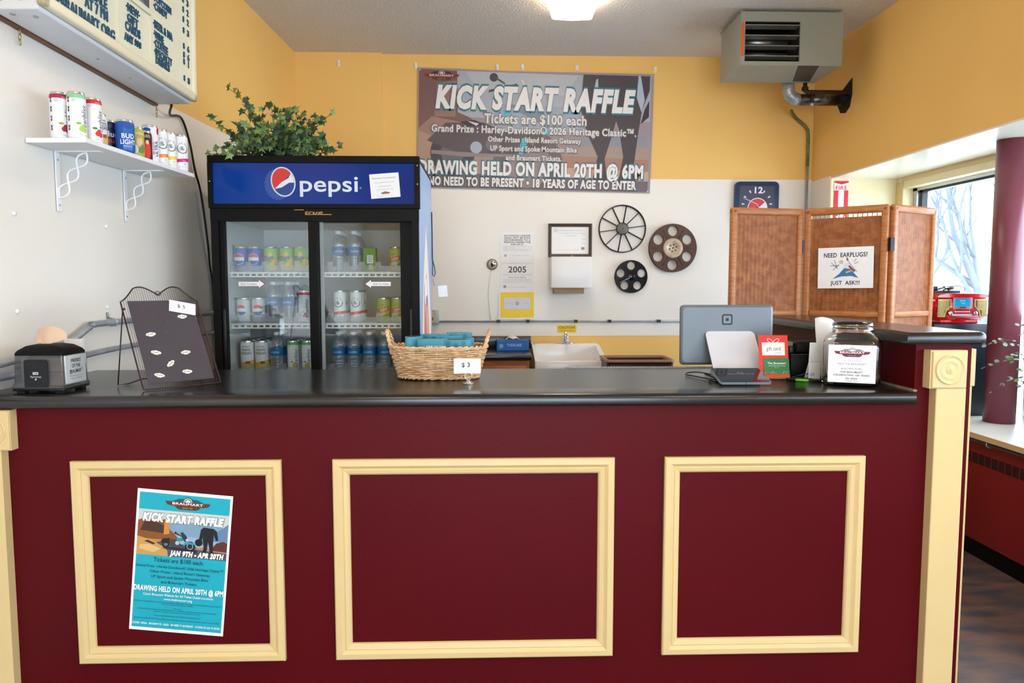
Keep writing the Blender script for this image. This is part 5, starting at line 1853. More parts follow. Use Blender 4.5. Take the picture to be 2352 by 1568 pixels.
m = MB(); m.tube([(0, 0, 0), (.002, .0, -.14), (.001, 0, -.26), (.014, 0, -.31), (.017, 0, -.345), (.009, 0, -.362), (.002, 0, -.352), (.003, 0, -.30), (.002, 0, -.2), (.001, 0, -.01)], .003, ink('#1d4f78'), 6); m.build('strap', ly)
m = MB()
for k in range(5):
    m.cyl((.003 + k * .002, 0, -.375 - k * .008), (.003 + k * .002, 0, -.38 - k * .008), .003, steel, 8)
m.build('clip', ly)
m = MB(); m.box(-.005, .046, -.002, .0, -.478, -.415, paper, 0, Matrix.Rotation(R_(-5), 4, 'Y')); m.build('card', ly)

# film reels
def reel(name, x, z, R, holes, hr, hd, mt, label, hub):
    t = thing(name, label, 'film reel', (x, YB - .002, z))
    def plate(y0, y1):
        b = bmesh.new()
        m = MB()
        N = 72
        Q = FY(0, 0, 0)
        # plate with round holes: fan of quads between outer rim and hole rims, built by sampling a polar grid
        NA, NRr = 180, 36
        def inside(u, v):
            for k in range(holes):
                a = PI / 2 + 2 * PI * k / holes
                if (u - hd * math.cos(a)) ** 2 + (v - hd * math.sin(a)) ** 2 < hr * hr:
                    return True
            return False
        def snap(u, v):
            for k in range(holes):
                a = PI / 2 + 2 * PI * k / holes
                cu, cv = hd * math.cos(a), hd * math.sin(a)
                d = math.hypot(u - cu, v - cv)
                if abs(d - hr) < R / NRr * .75 and d > 1e-6:
                    return cu + (u - cu) / d * hr, cv + (v - cv) / d * hr
            return u, v
        vs, fs, ix = [], [], {}
        def vid(i, j):
            i %= NA
            if (i, j) not in ix:
                a = 2 * PI * i / NA; r = R * (.12 + .88 * j / NRr)
                u, v = r * math.cos(a), r * math.sin(a)
                if j < NRr:
                    u, v = snap(u, v)
                ix[(i, j)] = len(vs); vs.append((u, v, 0))
            return ix[(i, j)]
        for i in range(NA):
            for j in range(NRr):
                a = 2 * PI * (i + .5) / NA; r = R * (.12 + .88 * (j + .5) / NRr)
                if not inside(r * math.cos(a), r * math.sin(a)):
                    fs.append((vid(i, j), vid(i, j + 1), vid(i + 1, j + 1), vid(i + 1, j)))
        n = len(vs)
        cnt = {}
        for f in fs:
            for k in range(4):
                cnt[(f[k], f[(k + 1) % 4])] = 1
        side = [(b_, a_, a_ + n, b_ + n) for a_, b_ in cnt if (b_, a_) not in cnt]
        V2 = [(u, v, -y1) for u, v, _ in vs] + [(u, v, -y0) for u, v, _ in vs]
        V2 = [(u, v, y0) for u, v, _ in vs] + [(u, v, y1) for u, v, _ in vs]
        m.add(V2, [f[::-1] for f in fs] + [tuple(k + n for k in f) for f in fs] + side, mt, False, Q)
        b.free()
        return m
    plate(.003, .005).build('rear_flange', t)
    pm_ = plate(.028, .031)
    for k in range(holes):
        a = PI / 2 + 2 * PI * (k + .5) / holes
        for q in (-.018, .018):
            pm_.tube([(R * .45 * math.cos(a + q * 2), -.0315, R * .45 * math.sin(a + q * 2)), (R * .86 * math.cos(a + q), -.0315, R * .86 * math.sin(a + q))], .0012, mt, 5)
    pm_.build('front_flange', t)
    m = MB(); m.ring(0, 0, R * .97, R, mt, FY(0, 0, 0), .0325, 72); m.lathe([(R, .003), (R, .006)], mt, 72, Matrix.Rotation(PI / 2, 4, 'X'), False); m.lathe([(R, .028), (R + .001, .031)], mt, 72, Matrix.Rotation(PI / 2, 4, 'X'), False); m.build('edge', t)
    m = MB(); hub(m); m.build('hub', t)
rb = mat('reel_brown', '#5a4238', .4, .3, vary=.15, vscale=12)
rk = mat('reel_black', '#17171b', .22, .2, vary=.2, vscale=12)
hubm = mat('hub_cream_metal', '#cbb89e', .5, .2, vary=.12, vscale=30)
def hub1(m):
    Q = Matrix.Rotation(PI / 2, 4, 'X')
    m.lathe([(.075, .004), (.075, .034), (.071, .038), (.045, .038), (.042, .034), (.0, .034)], hubm, 40, Q)
    for k in range(6):
        a = 2 * PI * k / 6 + .3
        m.disc(.026 * math.cos(a), .026 * math.sin(a), .007, ink('#4a4038'), FY(0, 0, 0), .0345, 14)
        m.tube([(.05 * math.cos(a), -.0385, .05 * math.sin(a)), (.07 * math.cos(a), -.0385, .07 * math.sin(a))], .0012, ink('#8f7d68'), 5)
    m.disc(0, 0, .007, ink('#2c2622'), FY(0, 0, 0), .0345, 14)
reel('film_reel', 1.385, 1.668, .182, 6, .0385, .128, rb, 'large brown film reel with six round holes and a cream hub', hub1)
def hub2(m):
    Q = Matrix.Rotation(PI / 2, 4, 'X')
    m.lathe([(.03, .004), (.03, .033), (.02, .036), (0, .036)], rk, 28, Q)
    m.disc(0, 0, .005, steel, FY(0, 0, 0), .0365, 12)
    m.tube([(-.012, -.035, -.008), (-.085, -.035, -.045)], .003, steel, 6)
    for k in range(5):
        a = PI / 2 + 2 * PI * (k + .5) / 5
        m.tube([(.02 * math.cos(a), -.033, .02 * math.sin(a)), (.10 * math.cos(a), -.032, .10 * math.sin(a))], .002, rk, 5)
reel('film_reel', 1.070, 1.452, .124, 5, .0315, .083, rk, 'small glossy black film reel with five round holes', hub2)
wr_ = thing('wire_reel', 'openwork black wire reel with thin spokes on the white wall', 'film reel', (.999, YB - .002, 1.812))
wm = mat('wire_black', '#2e2c28', .4, .5, vary=.1)
for y0 in (-.006, -.034):
    m = MB(); m.tube([(.176 * math.cos(2 * PI * i / 64), y0, .176 * math.sin(2 * PI * i / 64)) for i in range(64)], .0036, wm, 8, closed=True); m.build('rim', wr_)
    m = MB()
    for k in range(10):
        a = R_(8 + 36 * k)
        m.tube([(.04 * math.cos(a), y0 - .002, .04 * math.sin(a)), (.176 * math.cos(a), y0, .176 * math.sin(a))], .0028, wm, 6)
    m.build('spokes', wr_)
m = MB(); m.lathe([(.047, .003), (.047, .036), (.036, .042), (.032, .040), (.012, .041), (.0, .041)], mat('reel_hub_grey', '#6a665e', .4, .7, vary=.15), 32, Matrix.Rotation(PI / 2, 4, 'X'))
m.disc(0, 0, .005, darkgap, FY(0, 0, 0), .0415, 10); m.build('hub', wr_)

# clock
ck = thing('wall_clock', 'square navy wall clock with a red, white and blue globe, half behind the woven screen', 'clock', (2.02, YB - .001, 2.0))
m = MB(); m.prism(rrect(-.168, .168, -.168, .168, .035), .0, .03, navy, FY(0, 0, 0)); m.build('case', ck)
m = MB(); P = FY(0, -.0302, 0)
m.prism(rrect(-.135, .135, -.135, .135, .02), 0, .002, ink('#45485c', .25), P)
lt = ink('#e9e9ee')
m.text('12', .012, .104, .046, lt, P, w=.0022, wide=.062, bold=.03)
for a in (60, 30, 120, 150, 0, 180, 210, 330):
    q = R_(a); m.poly([(.115 * math.cos(q + .05), .115 * math.sin(q + .05)), (.115 * math.cos(q - .05), .115 * math.sin(q - .05)), (.095 * math.cos(q - .03), .095 * math.sin(q - .03)), (.095 * math.cos(q + .03), .095 * math.sin(q + .03))], lt, P, .0022)
m.disc(.005, -.03, .076, lt, P, .0022, 36); m.disc(.005, -.03, .070, ink('#2a4aa0'), P, .0025, 36)
m.poly([(.005 + .070 * math.cos(R_(a)), -.03 + .070 * math.sin(R_(a))) for a in range(38, 201, 6)], ink('#d8403c'), P, .0028)
m.poly([(.005 + .070 * math.cos(R_(a)), -.03 + .070 * math.sin(R_(a))) for a in (-10, 0, 10, 20, 30, 38)] + [(-.04, -.07), (-.05, -.077), (-.0, -.065)], lt, P, .0031)
m.build('dial', ck)
m = MB(); m.tube([(0, -.034, 0), (-.105, -.034, .045)], .0025, lt, 6); m.tube([(0, -.035, 0), (.03, -.035, -.05)], .003, lt, 6); m.build('hands', ck)
# fire sign
t, m, P = sheet('fire_sign', 2.472, 2.577, 1.83, 2.134, 'red and white fire extinguisher arrow sign beside the window', 'sign', ink('#d2232a'), y=5.229)
m.prism([(-.051, .148), (.051, .148), (.051, .085), (.02, .085), (.02, -.1), (.034, -.1), (0, -.14), (-.034, -.1), (-.02, -.1), (-.02, .085), (-.051, .085)], .0001, .0003, white, P)
m.poly([(-.051, .150), (.051, .150), (.051, .140), (0, .126), (-.051, .140)], ink('#d2232a'), P, .0005)
m.text('FIRE', 0, .103, .030, ink('#d2232a'), P, w=.0006, wide=.085, bold=.025)
for i, ch in enumerate('EXTINGUISHER'):
    m.text(ch, 0, .075 - i * .0145, .010, ink('#d2232a'), P, w=.0006)
m.build('plate', t)

# ---------------------------------------------------------------- back counter, sink, bin
bc = thing('back_cabinet', 'orange wood cabinet with a black top beside the sink', 'cabinet', (-.06, 5.27, 0))
m = MB(); m.box(-.36, .326, -.25, .278, 0, .869, wood, .002, seg=1); m.build('body', bc)
m = MB(); m.box(-.36, .348, -.275, .278, .87, .905, laminate, .006); m.box(-.36, .368, .258, .278, .905, 1.0, laminate, .003); m.build('worktop', bc)
m = MB(); m.box(-.02, .31, -.268, -.25, .12, .83, wood, .004); m.build('door', bc)
tb = thing('tissue_box', 'blue tissue box with a white tissue on the black worktop', 'tissue box', (.165, 5.40, .9055))
m = MB(); m.box(-.118, .118, -.06, .06, 0, .075, ink('#1f66b5'), .002, seg=1)
m.text('TISSUES', .01, .042, .018, ink('#9fc6ea'), FY(0, -.0605, 0), wide=.11, bold=.03); m.disc(-.085, .035, .016, ink('#6fa5da'), FY(0, -.0604, 0))
m.build('carton', tb)
m = MB()
vs = [(-.05 + .1 * i / 6, -.03 + .06 * j / 3, .075 + .032 * math.sin(PI * i / 6) ** .7 * (.6 + .4 * math.cos(j * 1.7 + i)) + .004) for i in range(7) for j in range(4)]
m.add(vs, [(i * 4 + j, (i + 1) * 4 + j, (i + 1) * 4 + j + 1, i * 4 + j + 1) for i in range(6) for j in range(3)], paper, True); m.build('tissue', tb)
sk = thing('wall_sink', 'white wall-hung sink with a raised back below the yellow caution label', 'sink', (.562, 5.30, 0))
sw = mat('porcelain', '#f3f1ee', .15, vary=.02)
m = MB()
m.box(-.235, .235, .10, .248, .66, .950, sw, .008)
for sg in (-1, 1):
    m.prism([(-.26, .66), (.245, .66), (.245, .948), (.12, .944), (-.26, .862)], -.006, .024, sw, Matrix(((0, 0, sg, sg * .228), (1, 0, 0, 0), (0, 1, 0, 0), (0, 0, 0, 1))))
m.box(-.25, .25, -.268, -.225, .70, .862, sw, .010)
m.box(-.235, .235, -.25, .12, .66, .72, sw)
m.build('basin', sk)
fa = thing('faucet', 'chrome single-lever faucet on the back of the white sink', 'faucet', (.567, 5.47, .951))
m = MB(); m.lathe([(.075, 0), (.07, .006), (.03, .012), (.026, .03), (.022, .055), (.012, .07), (0, .072)], chrome, 28, Matrix.Scale(1, 4)); m.build('body', fa)
m = MB(); m.tube([(0, -.01, .035), (0, -.06, .04), (0, -.11, .028), (0, -.115, .018)], .012, chrome, 10); m.build('spout', fa)
m = MB(); m.tube([(0, 0, .068), (0, .012, .085), (0, .02, .092)], .008, chrome, 8); m.build('lever', fa)
bb = thing('waste_bin', 'dark brown open bin with a tan rim beside the sink', 'bin', (1.0, 4.95, 0))
m = MB(); sh_ = mat('bin_brown', '#2a1b15', .4, vary=.15)
loft(m, [[(x * .9, y * .9, 0) for x, y, _ in sq(.15, .03, 0)]], sh_) if False else None
rw = lambda hx, hy, z: [(x, y, z) for x, y in rrect(-hx, hx, -hy, hy, .03)]
loft(m, [rw(.19, .13, 0), rw(.225, .16, .88), rw(.215, .15, .88), rw(.18, .12, .02)], sh_); m.build('body', bb)
m = MB(); loft(m, [rw(.230, .165, .876), rw(.232, .167, .893), rw(.214, .149, .893), rw(.214, .149, .876)], mat('bin_rim_tan', '#a07a62', .5, vary=.1), False); m.build('rim', bb)

# ---------------------------------------------------------------- ceiling lamp, and unseen ones added to light the customer side
def lamp(name, x, y0, y1, label):
    t = thing(name, label, 'ceiling light', (x, (y0 + y1) / 2, ZC))
    L = (y1 - y0) / 2
    m = MB(); m.box(-.11, .11, -L, L, -.03, -.0005, whitem); m.build('housing', t)
    m = MB()
    pr = [(-.138, -.006), (-.132, -.05), (-.122, -.082), (-.108, -.088), (0, -.094), (.108, -.088), (.122, -.082), (.132, -.05), (.138, -.006)]
    n = len(pr)
    m.add([(a, -L, b) for a, b in pr] + [(a, L, b) for a, b in pr], [(i, n + i, n + i + 1, i + 1) for i in range(n - 1)] + [tuple(range(n)), tuple(range(n, 2 * n))[::-1]], lampm); m.build('diffuser', t)
lamp('ceiling_light', .50, 3.33, 4.56, 'lit wraparound ceiling light above the counter, in front of the banner')
lamp('ceiling_light', -.55, -.6, .63, 'unseen ceiling light added over the customer side, nearer the white wall')  # unseen fixture, added to brighten the upper walls
lamp('ceiling_light', 1.45, -.6, .63, 'unseen ceiling light added over the customer side, nearer the windows')  # second unseen fixture, added for more light on the right wall
lamp('ceiling_light', .50, -2.9, -1.67, 'unseen ceiling light added over the entrance doors')  # also unseen, added as fill from the lobby

# ---------------------------------------------------------------- hanging unit heater, flue, gas pipe
uh = thing('unit_heater', 'grey-green gas unit heater hung from the ceiling in the yellow corner', 'heater', (1.868, 4.58, 2.748))
m = MB()
X0, X1, D_, Hh = -.318, .319, .39, .318
ox0, ox1, oz0, oz1 = -.292, .052, .024, .263
m.box(X0, ox0, 0, D_, 0, Hh, unit); m.box(ox1, X1, 0, D_, 0, Hh, unit)
m.box(ox0, ox1, 0, D_, 0, oz0, unit); m.box(ox0, ox1, 0, D_, oz1, Hh, unit)
m.box(ox0, ox1, D_ - .02, D_, oz0, oz1, darkgap)
m.box(ox0, ox0 + .003, .01, D_, oz0, oz1, darkgap); m.box(ox1 - .003, ox1, .01, D_, oz0, oz1, darkgap); m.box(ox0, ox1, .01, D_, oz1 - .003, oz1, darkgap); m.box(ox0, ox1, .01, D_, oz0, oz0 + .003, darkgap)
m.build('housing', uh)
for k in range(4):
    m = MB(); z = oz0 + .03 + k * .062
    m.box(ox0 + .004, ox1 - .004, -.026, .024, -.003, .003, unitd, 0, TR(0, .03, z) @ Matrix.Rotation(R_(-9), 4, 'X')); m.build('louver', uh)
m = MB()
for z in (.075, .16):
    m.tube([(ox0 + .02, .16, oz0 + z), (ox1 - .02, .16, oz0 + z)], .024, mat('heat_tube', '#a8a8ac', .3, .9, vary=.1) if 'heat_tube' not in MATS else MATS['heat_tube'], 14)
m.build('heat_tubes', uh)
m = MB(); m.box(X0 + .002, X0 + .018, -.004, 0, .055, .255, ink('#d4581f')); m.build('warning_strip', uh)
m = MB(); m.add([(.044, -.0, -.001), (.178, 0, -.001), (.272, .352, -.001), (.157, .352, -.001)], [(0, 1, 2, 3)], ink('#2f312c')); m.build('bottom_slot', uh)
m = MB()
for x in (X0 + .03, X1 - .03):
    for y in (.04, D_ - .04):
        m.cyl((x, y, Hh), (x, y, ZC - 2.748), .006, steel, 8)
m.box(X0 - .008, X1 + .008, .0, D_ + .01, Hh, Hh + .004, unit)
m.build('hanger_rods', uh)
fp = thing('flue_pipe', 'galvanised flue elbow running from under the heater to the black hole in the wall', 'flue pipe', (2.05, 5.06, 2.66))
pts = [(0, 0, .135), (0, 0, .07)] + [(.07 - .07 * math.cos(R_(a)), 0, .07 - .07 * math.sin(R_(a))) for a in range(15, 91, 15)]
m = MB(); m.tube(pts, .041, steel, 20)
for k in (1, 3, 5, 7):
    p = pts[k]; q = pts[min(k + 1, len(pts) - 1)] if k < 7 else (p[0] + .01, 0, p[2])
    m.tube([p, tuple(p[i] + (q[i] - p[i]) * .25 for i in range(3))], .0435, steel, 20)
m.build('elbow', fp)
m = MB(); m.tube([(.07, 0, 0), (.40, 0, 0)], .038, mat('dark_flue', '#7d776d', .4, .8, hex2='#3c352d', vscale=20), 20); m.build('straight_pipe', fp)
m = MB(); m.box(-.05, .05, -.09, .045, .12, .12 + .02, unit) if False else m.lathe([(.046, .115), (.046, .135)], unit, 20)
m.build('collar', fp)
m = MB(); m.prism([(-.11, .095), (-.05, .07), (.02, .10), (.09, .125), (.095, .02), (.07, -.06), (.01, -.09), (-.06, -.075), (-.10, -.02)], 0, .004, darkgap, Matrix(((0, 0, -1, .4), (-1, 0, 0, 0), (0, 1, 0, 0), (0, 0, 0, 1)))); m.build('wall_opening', fp)
gp = thing('gas_pipe', 'rusty black gas pipe with a short drip leg above the flue', 'gas pipe', (2.13, 4.975, 2.752))
m = MB(); m.tube([(0, 0, 0), (0, 0, -.055), (.012, 0, -.062), (.316, 0, -.062)], .014, rust, 10); m.lathe([(.022, -.05), (.022, -.03)], rust, 12); m.build('pipe', gp)
m = MB(); m.tube([(.05, 0, -.06), (.05, 0, -.14)], .011, rust, 8); m.cyl((.05, 0, -.155), (.05, 0, -.135), .012, steel, 8); m.build('drip_leg', gp)
gw = thing('corner_pipe', 'thin corner pipe, green-wrapped at the top and bare grey below', 'pipe', (2.40, 5.52, 0))
m = MB(); m.tube([(-.20, -.16, 2.655), (-.15, -.06, 2.66), (-.10, -.0, 2.64), (-.03, 0, 2.585), (-.005, 0, 2.55), (0, 0, 2.49), (0, 0, 2.28)], .012, greenw, 8)
m.build('wrapped_length', gw)
m = MB(); m.tube([(0, 0, 2.28), (0, 0, .05)], .0105, steel, 10); m.build('bare_length', gw)

# ---------------------------------------------------------------- woven folding screen
fs_ = thing('folding_screen', 'brown woven rattan folding screen of three panels standing behind the raised counter end', 'folding screen', (1.27, 3.88, 0))
PP = [(1.275, 3.88), (1.715, 3.97), (2.05, 3.70), (2.405, 3.905)]
for k in range(3):
    (xa, ya), (xb, yb) = PP[k], PP[k + 1]
    wd = math.hypot(xb - xa, yb - ya); an = math.atan2(yb - ya, xb - xa)
    M = Matrix.Translation((xa - 1.27, ya - 3.88, 0)) @ Matrix.Rotation(an, 4, 'Z')
    g = .007
    fwd = wd - g
    m = MB()
    for u in (g + .018, wd - .018 - g):
        m.box(u - .018, u + .018, -.017, .017, .0, 1.80, rattanl, .010, M, 3)
    m.box(g, fwd, -.017, .017, 1.765, 1.805, rattanl, .012, M, 3)
    m.box(g + .036, fwd - .03, -.015, .015, 1.222, 1.255, rattanl, .010, M, 3)
    m.box(g + .036, fwd - .03, -.015, .015, .08, .12, rattanl, .010, M, 3)
    pan = m.build('panel_frame', fs_)
    m = MB()
    u0, u1 = g + .034, wd - .034 - g
    ns = 15
    NP = ns * 4
    r = 0
    z = .12
    top_lim = 1.768 if k != 1 else 1.752
    while z < top_lim:
        vs = []
        z += .0003 * math.sin(r * 2.7)
        for i in range(NP + 1):
            t = i / NP
            u = u0 + (u1 - u0) * t
            off = .0030 * abs(math.sin(t * ns * PI)) - .0015
            zz = z
            vs += [(u, off - .0012, zz - .0032), (u, off - .0032, zz), (u, off - .0012, zz + .0032)]
        m.add(vs, [(3 * i + q, 3 * i + 3 + q, 3 * i + 4 + q, 3 * i + 1 + q) for i in range(NP) for q in (0, 1)], rattan, True, M)
        z += .0060; r += 1
    m.build('woven_panel', pan)
    m = MB()
    for i in range(ns + 1):
        u = u0 + (u1 - u0) * i / ns
        m.box(u - .0022, u + .0022, -.0005, .002, .1, 1.77, rattanl, 0, M)
    m.build('stakes', pan)
for k in (1, 2):
    x, y = PP[k]
    for z in (1.60, .5):
        m = MB(); m.box(-.010, .010, -.022, -.012 if k == 1 else .0, -.035, .035, black, 0, TR(x - 1.27, y - 3.88 + (.0 if k == 1 else -.004), z)); m.build('hinge', fs_)
(xa, ya), (xb, yb) = PP[1], PP[2]
an = math.atan2(yb - ya, xb - xa)
u_ = .225
pos = (xa + u_ * math.cos(an) + .0195 * math.sin(an), ya + u_ * math.sin(an) - .0195 * math.cos(an), 1.483)
eg = thing('earplug_sign', 'white sign asking about earplugs fixed on the middle panel of the woven screen', 'sign', pos, an)
m = MB(); P = FY(0, 0, 0) @ RU(R_(.8))
m.prism([(-.137, -.108), (.137, -.108), (.137, .108), (-.137, .108)], 0, .0015, paper, P)
m.text('NEED  EARPLUGS?', 0, .068, .023, inkk, P, w=.0018, wide=.215, bold=.02)
m.text('JUST  ASK!!!', 0, -.079, .020, inkk, P, w=.0018, wide=.145, bold=.02)
bl1, bl2 = ink('#2f7fb0'), ink('#4a6fb8')
m.poly([(-.062, -.058), (-.03, -.032), (-.012, -.012), (.005, .002), (.025, -.006), (.045, -.03), (.066, -.055), (.03, -.044), (-.02, -.046)], bl2, P, .0018)
m.poly([(-.03, -.032), (-.012, -.010), (.004, .004), (.022, -.004), (.036, -.028), (.02, -.040), (-.01, -.042)], bl1, P, .0021)
m.poly([(-.012, .0), (-.002, .022), (.02, .026), (.036, .004), (.03, -.008), (.008, -.004)], ink('#e9e6ee'), P, .0023)
m.poly([(.002, -.022), (.03, -.012), (.033, -.018), (.006, -.030)], ink('#d9b23a'), P, .0025)
gk = ink('#44424c')
for a, b in (((-.07, .028), (-.035, -.005)), ((-.055, .042), (-.04, .0)), ((-.075, .012), (-.03, .01)), ((-.06, -.012), (-.03, .02)), ((.006, .048), (.03, .012)), ((-.03, .028), (-.012, .022)), ((.03, .012), (.058, -.022)), ((.045, .02), (.065, .03)), ((.04, .03), (.055, .045)), ((-.02, .04), (-.01, .03))):
    d = Vector((b[0] - a[0], b[1] - a[1])).normalized(); q = Vector((-d.y, d.x)) * .0012
    m.poly([(a[0] - q.x, a[1] - q.y), (b[0] - q.x, b[1] - q.y), (b[0] + q.x, b[1] + q.y), (a[0] + q.x, a[1] + q.y)], gk, P, .0024)
m.poly([(.004, .05), (.012, .054), (.016, .04), (.010, .034)], ink('#c23a44'), P, .0026)
m.poly([(.02, .014), (.05, -.016), (.044, -.024), (.016, .004)], ink('#8a3a48'), P, .0027)
m.poly([(-.034, .034), (-.022, .04), (-.012, .028), (-.022, .02)], ink('#d8c9b0'), P, .0026)
m.build('board', eg)

# ---------------------------------------------------------------- window bay: column, cabinet, radio, radiator, plant
cl = thing('round_column', 'round maroon painted column standing on the window sill', 'column', (2.742, 3.80, .6555))
m = MB(); m.lathe([(.076, 0), (.076, 1.4935)], postm, 48); m.cyl((.02, -.074, 1.47), (.022, -.079, 1.47), .010, whitep, 10); m.build('shaft', cl)
cbn = thing('dark_cabinet', 'dark blue-black cabinet on the window sill carrying the red radio', 'cabinet', (2.64, 4.15, .6555))
m = MB(); m.box(-.165, .165, -.17, .17, 0, .520, mat('blue_black', '#10222f', .4, vary=.1), .004); m.build('body', cbn)
rd = thing('retro_radio', 'red retro table radio with gold grilles and a blue dial by the window', 'radio', (2.63, 4.06, 1.1762))
red = ink('#d3141c', .18, .6)
goldg = mat('gold_grille', '#b59b5c', .35, .7, vary=.1)
m = MB()
m.box(-.11, .11, -.06, .08, 0, .022, red, .006)
b_ = bmesh.new(); bmesh.ops.create_cube(b_, size=1)
for p in b_.verts:
    k = 1 if p.co.z > 0 else .93
    p.co = (p.co.x * .292 * k, p.co.y * .16, .094 + p.co.z * .148)
bmesh.ops.bevel(b_, geom=list(b_.edges), offset=.014, segments=4, affect='EDGES')
b_.verts.index_update()
m.add([tuple(p.co) for p in b_.verts], [tuple(p.index for p in f.verts) for f in b_.faces], red, True); b_.free()
m.prism([(-.146, .146), (-.15, .150), (-.14, .160), (-.1, .167), (.1, .167), (.14, .160), (.15, .150), (.146, .146)], .078, .094, red, FY(0, 0, 0))
m.build('body', rd)
for sg in (-1, 1):
    m = MB(); P = FY(0, -.0802, 0)
    m.prism([(sg * a, b) for a, b in ((.140, .038), (.140, .136), (.066, .136), (.066, .10), (.078, .084), (.092, .07), (.10, .038))], 0, .004, goldg, P)
    m.prism([(sg * a, b) for a, b in ((.138, .042), (.138, .132), (.071, .132), (.071, .102), (.082, .086), (.097, .071), (.104, .042))], .004, .0045, ink('#5a4d30'), P)
    for i in range(11):
        zz = .046 + i * .008
        m.box(sg * .106 if zz < .075 else sg * .08, sg * .137, -.0875, -.0845, zz, zz + .0035, goldg) if sg > 0 else m.box(-.137, -.106 if zz < .075 else -.08, -.0875, -.0845, zz, zz + .0035, goldg)
    m.build('speaker_grille', rd)
    m = MB(); m.lathe([(.014, 0), (.013, .010), (.008, .014), (0, .014)], chrome, 20, FY(sg * .072, -.0802, .058)); m.build('knob', rd)
m = MB(); P = FY(0, -.0802, 0)
m.prism(rrect(-.056, .054, .082, .146, .006), 0, .005, mat('dial_bezel', '#b9bcc0', .25, .6), P)
m.prism(rrect(-.046, .040, .098, .140, .004), .005, .0055, ink('#28a5d6', .2), P)
m.text('SIRIUS', -.004, .128, .008, ink('#d9eef8'), P, w=.0058); m.text('12:45', .0, .114, .007, ink('#d9eef8'), P, w=.0058)
m.rect(-.018, .018, .087, .093, ink('#4a2a14'), P, .0052)
m.build('dial', rd)
m = MB()
for i in range(7):
    m.box(-.044 + i * .013, -.035 + i * .013, -.084, -.079, .064, .070, ink('#e6d6d4'))
m.box(-.055, .054, -.083, -.079, .044, .054, ink('#cfc9cc'))
m.build('buttons', rd)
dv = thing('cable_adapter', 'black adapter with tangled cables lying on the red radio', 'adapter', (2.575, 4.06, 1.345))
m = MB(); m.box(-.085, .075, -.03, .04, 0, .016, black, .003); m.box(-.085, -.05, -.02, .03, .016, .04, black, .003); m.build('box', dv)
m = MB(); m.tube([(-.05, -.02, .025), (-.02, -.03, .035), (.01, -.02, .02), (-.01, -.0, .04), (.03, -.01, .038), (.08, .0, .042), (.13, .02, .03), (.15, .05, .012)], .003, black, 6)
m.tube([(-.06, -.03, .02), (-.03, -.035, .03), (.0, -.03, .025), (-.02, -.015, .018)], .004, black, 6); m.cyl((.0, -.03, .024), (.03, -.03, .03), .009, ink('#3a3c42'), 10); m.build('cables', dv)
rdt = thing('radiator_cover', 'dark red metal radiator cover with a slotted grille below the window sill', 'radiator', (2.47, 2.0, 0))
m = MB(); m.box(0, .44, -3.5, 3.2, .092, .598, darkred, .003, seg=1); m.build('casing', rdt)
m = MB(); m.box(.02, .44, -3.5, 3.2, 0, .092, blackm); m.build('kick_base', rdt)
m = MB()
for i in range(40):
    y = .55 + i * .048
    for j in range(8):
        z = .488 + j * .0068
        m.box(-.0008, .006, y, y + .041, z, z + .0052, darkgap)
m.build('grille', rdt)
hp = thing('sill_pipe', 'thin grey pipe with clamps running under the front edge of the window sill', 'pipe', (2.44, 2.0, .612))
m = MB(); m.tube([(0, -3.4, 0), (0, 3.1, 0)], .011, mat('maroon_grey_pipe', '#7a6468', .4, .3, vary=.15), 10); m.build('pipe', hp)
for y in (1.44, 2.6, .3):
    m = MB(); m.tube([(0, y, .016), (-.014, y, .006), (-.014, y, -.006), (0, y, -.014), (.03, y, -.014)], .003, steel, 6); m.build('clamp', hp)
ep = thing('eucalyptus_plant', 'eucalyptus branches with round silvery leaves reaching in front of the column', 'plant', (2.74, 3.30, .6555))
m = MB(); m.lathe([(.05, 0), (.07, .02), (.08, .12), (.06, .22), (.045, .26), (.038, .26), (.05, .2), (.06, .05), (0, .03)], ink('#8fa3ad', .3), 24); m.build('vase', ep)
rr = random.Random(5)
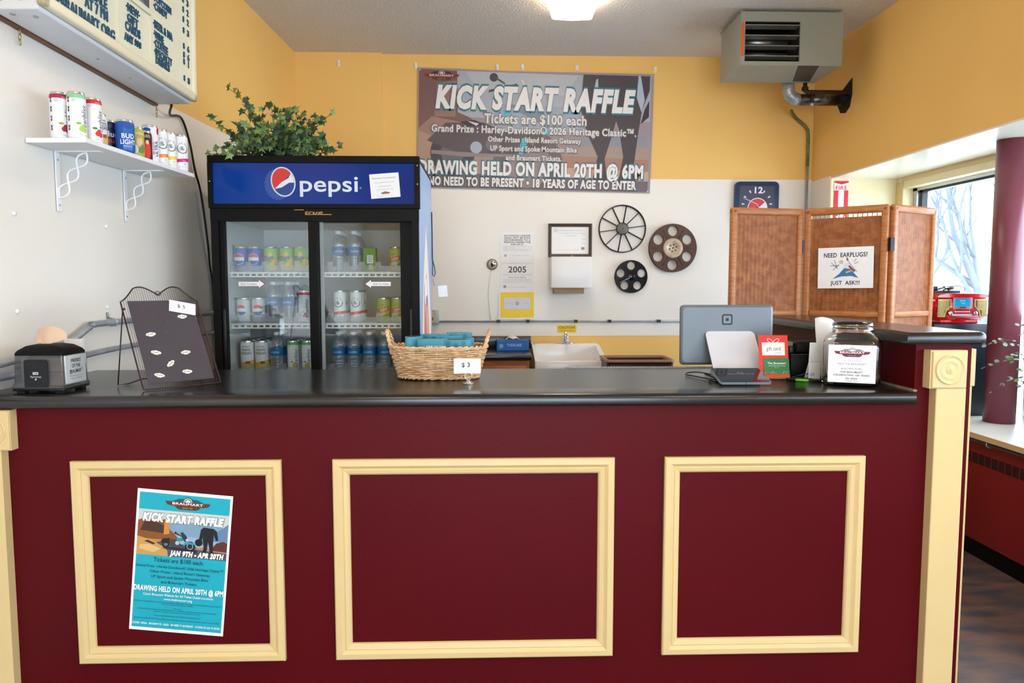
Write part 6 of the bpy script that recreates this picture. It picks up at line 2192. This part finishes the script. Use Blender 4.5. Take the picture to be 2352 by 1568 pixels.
ms, mf = MB(), MB()
TIPS = [(2.365, 3.40, 1.11), (2.405, 3.38, 1.125), (2.37, 3.40, 1.00), (2.392, 3.38, .885), (2.50, 3.36, 1.20), (2.45, 3.36, 1.06), (2.46, 3.34, .96), (2.53, 3.38, 1.16), (2.50, 3.34, .92), (2.56, 3.36, 1.1), (2.60, 3.32, 1.25), (2.57, 3.3, 1.02), (2.52, 3.42, 1.04), (2.55, 3.36, .98), (2.62, 3.36, 1.2), (2.85, 3.3, 1.3), (2.9, 3.25, 1.15), (2.7, 3.2, 1.35)]
for ti, (x, y, z) in enumerate(TIPS):
    a = Vector((0, 0, .25)); b = Vector((x - 2.74, y - 3.30, z - .6555)); c = Vector((b.x * .45, b.y * .45, .30 + .55 * (b.z - .25) + .10))
    pts = []
    for i in range(15):
        t = i / 14
        pts.append((1 - t) ** 2 * a + 2 * t * (1 - t) * c + t * t * b)
    ms.tube([tuple(p) for p in pts], .0018, stemm, 5, taper=.4)
    for i in range(4, 15):
        for sg in (-1, 1):
            if rr.random() < .18:
                continue
            d = (pts[i] - pts[i - 1]).normalized()
            s_ = d.cross(Vector((0, 0, 1))).normalized()
            ax = (s_ * sg * .8 + Vector((0, 0, sg * .7 * rr.uniform(-.6, 1))) + d * .5).normalized()
            nr = ax.cross(d); nr = nr.normalized() if nr.length > .01 else Vector((0, -1, 0))
            nr = (nr + Vector((rr.uniform(-.5, .5), -rr.uniform(0, .8), rr.uniform(-.4, .4)))).normalized()
            tt = nr.cross(ax).normalized()
            R0 = rr.uniform(.010, .018) * (1.15 - .45 * i / 14)
            cc = pts[i] + ax * R0 * 1.05
            vs = [tuple(cc + ax * (R0 * math.cos(q)) + tt * (R0 * .8 * math.sin(q))) for q in [2 * PI * k / 10 for k in range(10)]]
            mf.add([tuple(cc + nr * R0 * .12)] + vs, [(0, k + 1, (k + 1) % 10 + 1) for k in range(10)], euca if rr.random() < .72 else eucab, True)
ms.build('stems', ep); mf.build('foliage', ep)
